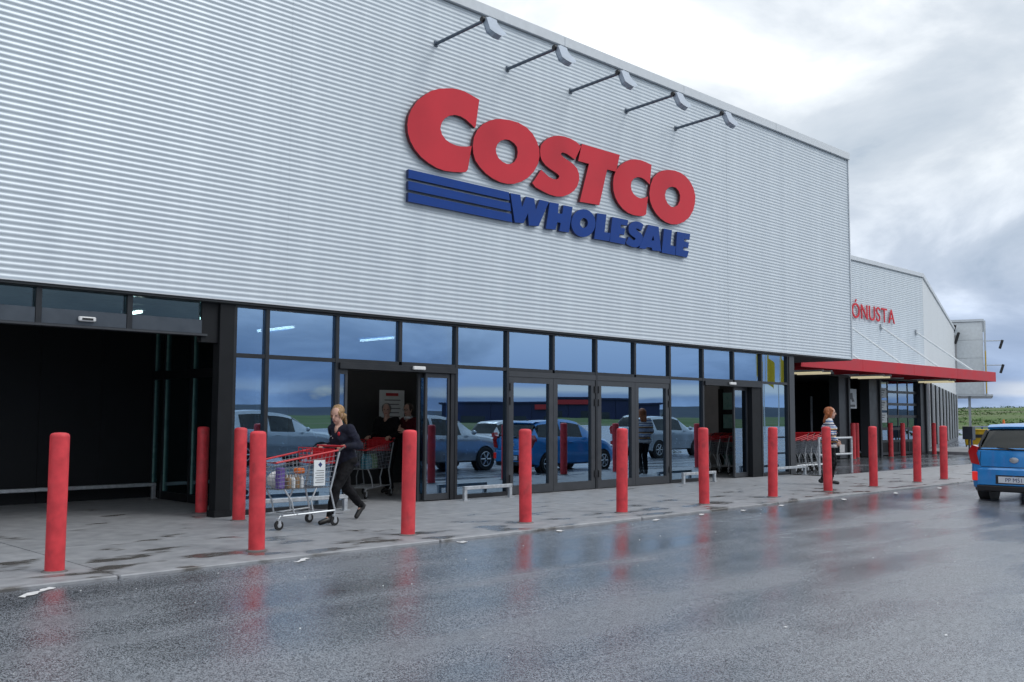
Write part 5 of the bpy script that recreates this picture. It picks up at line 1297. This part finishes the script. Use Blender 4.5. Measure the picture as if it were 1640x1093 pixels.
    b2 = MB(); vs = []
    pr2 = [(.03, .326), (-.005, .34), (-.012, .46), (-.004, .62), (.035, .655)]
    for x_, y_ in zip(xs_, ys_):
        for dx, z_ in pr2: vs.append((x_ + dx, y_*1.01, z_))
    b2.add(vs, [(5*i+k, 5*i+k+1, 5*i+k+6, 5*i+k+5) for i in range(len(ys_)-1) for k in range(4)])
    b2.build('rear_bumper', paint, car, smooth='auto')
    MB().box(Ln-.12, Ln+.01, -.55, .55, .24, .42).build('front_grille', 'car_trim', car, bevel=.02)
    MB().box(-.068, -.060, -.26, .26, .385, .50).build('plate_holder' if not plate else 'number_plate', 'plate_white', car)
    if plate:
        me = text_mesh(plate, .105, .001, .95); me.materials.append(M['plate_ink'])
        o = obj('plate_text', me, car); o.rotation_euler = (PI/2, 0, -PI/2); w_ = max(v.co.x for v in me.vertices); o.location = (-.0695, w_/2, .405)
        MB().lathe([(.055, 0), (.05, .012), (.02, .016)], (0, 0, .80), (-1, 0, 0), 20).build('emblem', 'alloy', car, smooth='auto').scale = (1, 1.5, 1)
        tg = MB()
        for s in (-1, 1): tg.tube([(.052, s*.60, 1.0), (.075, s*.62, 1.07), (.17, s*.585, 1.22), (.29, s*.56, 1.34)], .022, 6)
        tg.tube([(.035, -.62, .985), (.02, 0, .992), (.035, .62, .985)], .016, 6); tg.build('window_seal', 'car_trim', car, smooth='auto')
        sm_ = MB()
        for s in (-1, 1): sm_.tube([(.002, s*.585, .67), (-.006, s*.60, .78), (.0, s*.575, .96)], .0045, 5)
        sm_.tube([(-.004, -.58, .672), (-.006, 0, .668), (-.004, .58, .672)], .0045, 5); sm_.build('tailgate_seam', 'car_trim', car)
        MB().box(-.0595, -.054, -.31, .31, .365, .525).build('plate_recess', 'car_trim', car)
        MB().tube([(-.012, -.02, 1.0), (.05, .30, 1.03)], .010, 6).build('rear_wiper', 'car_trim', car)
        ant = MB().tube([(.75, -.16, 1.47), (.66, -.16, 1.62)], .006, 6); ant.ball((.76, -.16, 1.48), .04, .03, .025); ant.build('antenna', 'car_trim', car)
        spl = MB(); rr_ = [(.30, 1.375), (.27, 1.415), (.36, 1.455), (.52, 1.465)]
        vs = [(x_ + .02*abs(y_)**2*3, y_, z_ - .05*y_*y_) for y_ in (-.54, -.36, -.18, 0, .18, .36, .54) for x_, z_ in rr_]
        spl.add(vs, [(4*i+k, 4*i+k+1, 4*i+k+5, 4*i+k+4) for i in range(6) for k in range(3)]); spl.build('roof_spoiler', paint, car, smooth='auto')
    return car
HATCH = [(0.00, .70, .30, .95, .96, .60), (0.05, .765, .26, .97, 1.02, .60), (0.16, .795, .22, .98, 1.19, .575), (0.32, .80, .20, .98, 1.385, .56), (0.48, .80, .20, .97, 1.455, .555), (0.9, .80, .2, .96, 1.485, .56),
         (1.6, .80, .2, .94, 1.48, .565), (2.15, .80, .2, .92, 1.40, .56), (2.5, .795, .2, .91, 1.20, .58), (2.82, .79, .2, .90, .98, .62), (3.2, .77, .2, .80, .90, .62), (3.5, .70, .22, .66, .74, .55), (3.6, .62, .28, .58, .62, .48)]
GH = dict(side=[(.26, 1.28), (1.38, 2.15)], rear=(.055, .33), front=(2.16, 2.79))
zz_ = asphalt_z(6.0)
make_car('blue hatchback seen from behind at the right edge of the picture', 'car', (19.25, 6.36, zz_), R(0.5), 'car_blue', HATCH, (.62, 2.98), .285, GH, plate='PP M51')
SUV = [(0.00, .78, .38, 1.08, 1.09, .66), (0.06, .86, .32, 1.10, 1.16, .66), (0.2, .90, .28, 1.11, 1.36, .64), (0.40, .91, .26, 1.11, 1.57, .62), (0.65, .91, .26, 1.09, 1.64, .62), (1.3, .91, .26, 1.06, 1.68, .63),
       (2.1, .91, .26, 1.03, 1.66, .63), (2.6, .91, .26, 1.02, 1.55, .62), (3.0, .90, .26, 1.01, 1.32, .64), (3.35, .90, .26, 1.0, 1.08, .70), (3.9, .88, .26, .92, 1.02, .70), (4.35, .80, .30, .78, .88, .62), (4.5, .70, .36, .66, .72, .55)]
GS = dict(side=[(.75, 1.6), (1.72, 2.6)], rear=(.065, .42), front=(2.62, 3.32))
GC = 'cars seen only as reflections in the glass'
make_car('silver estate car reflected in the pane right of the first sliding door', 'car', (16.7, 3.3, asphalt_z(3)), 0, 'car_silver', SUV, (.85, 3.55), .34, GS, group=GC)
make_car('silver off-roader reflected behind the blonde woman', 'car', (14.2, -1.6, asphalt_z(0)), 0, 'car_silver', SUV, (.85, 3.55), .34, GS, group=GC)
make_car('white car reflected in the left leaf of the first double door', 'car', (23.5, 0.4, asphalt_z(0)), 0, 'car_white', HATCH, (.62, 2.98), .285, GH, group=GC)
make_car('silver car reflected in the right leaf of the second double door', 'car', (31.0, 1.0, asphalt_z(0)), 0, 'car_silver', SUV, (.85, 3.55), .34, GS, group=GC)
make_car('white car reflected in the last pane before the service bays', 'car', (44.0, 1.5, asphalt_z(0)), 0, 'car_white', HATCH, (.62, 2.98), .285, GH, group=GC)

# flags, spruce and a dark blue shed across the car park (they show in the glass)
for k, (x, y, l_) in enumerate([(88, -28, 'left'), (92, -29, 'middle'), (97.5, -30.5, 'right')]):
    fg = thing('flagpole', '%s of three yellow flags mirrored in the upper right panes' % l_, 'flag', (x, y, -.2), 0, 'yellow flags')
    MB().tube([(0, 0, 0), (0, 0, 8.9)], [.07, .04], 8).build('pole', 'white_paint', fg)
    mb = MB(); n_ = 8; vs = []
    for i in range(n_+1):
        for j in range(5):
            vs.append((.08 + i*.17, .25*math.sin(i*.9 + k), 8.8 - j*.7 - i*.18))
    mb.add(vs, [(i*5+j, (i+1)*5+j, (i+1)*5+j+1, i*5+j+1) for i in range(n_) for j in range(4)]); mb.build('flag', 'flag_yellow', fg, smooth=True)
sp = thing('spruce_tree', 'small dark spruce mirrored in the pane left of the second sliding door', 'tree', (36.5, -1.2, -.12))
MB().tube([(0, 0, 0), (0, 0, 2.3)], [.06, .012], 8).build('trunk', 'bark', sp)
mb = MB()
for i in range(1500):
    h = rnd.uniform(.12, 2.25); r_ = (2.3 - h)*.36*rnd.uniform(.35, 1.0)**.6; a = rnd.uniform(0, 2*PI)
    c = Vector((r_*math.cos(a), r_*math.sin(a), h - r_*.25)); d = Vector((math.cos(a), math.sin(a), -.35))*rnd.uniform(.07, .14); s = Vector((-math.sin(a), math.cos(a), rnd.uniform(-.3, .3)))*rnd.uniform(.02, .045)
    mb.add([c - s, c + d, c + s], [(0, 1, 2)])
mb.build('crown', 'needle', sp, recalc=False)
shd = thing('warehouse_shed', 'long dark blue shed with red sign mirrored low in the double doors', 'building', (241, -199, -.2), R(227))
for i in range(5): MB().box(-35 + i*14 + .05, -35 + i*14 + 13.95, 0, 20, 0, 6.8).build('wall_bay', 'far_wall_blue', shd)
MB().box(-36, 36, -.6, 20.5, 6.81, 7.4).build('roof', 'far_wall_blue', shd); MB().box(-14, 6, -.8, -.61, 4.8, 6.4).build('sign_panel', 'print_red', shd)
for i in range(5): MB().box(-33 + i*14, -25 + i*14, -.05, -.005, .3, 2.6).build('window', 'window_dark', shd)
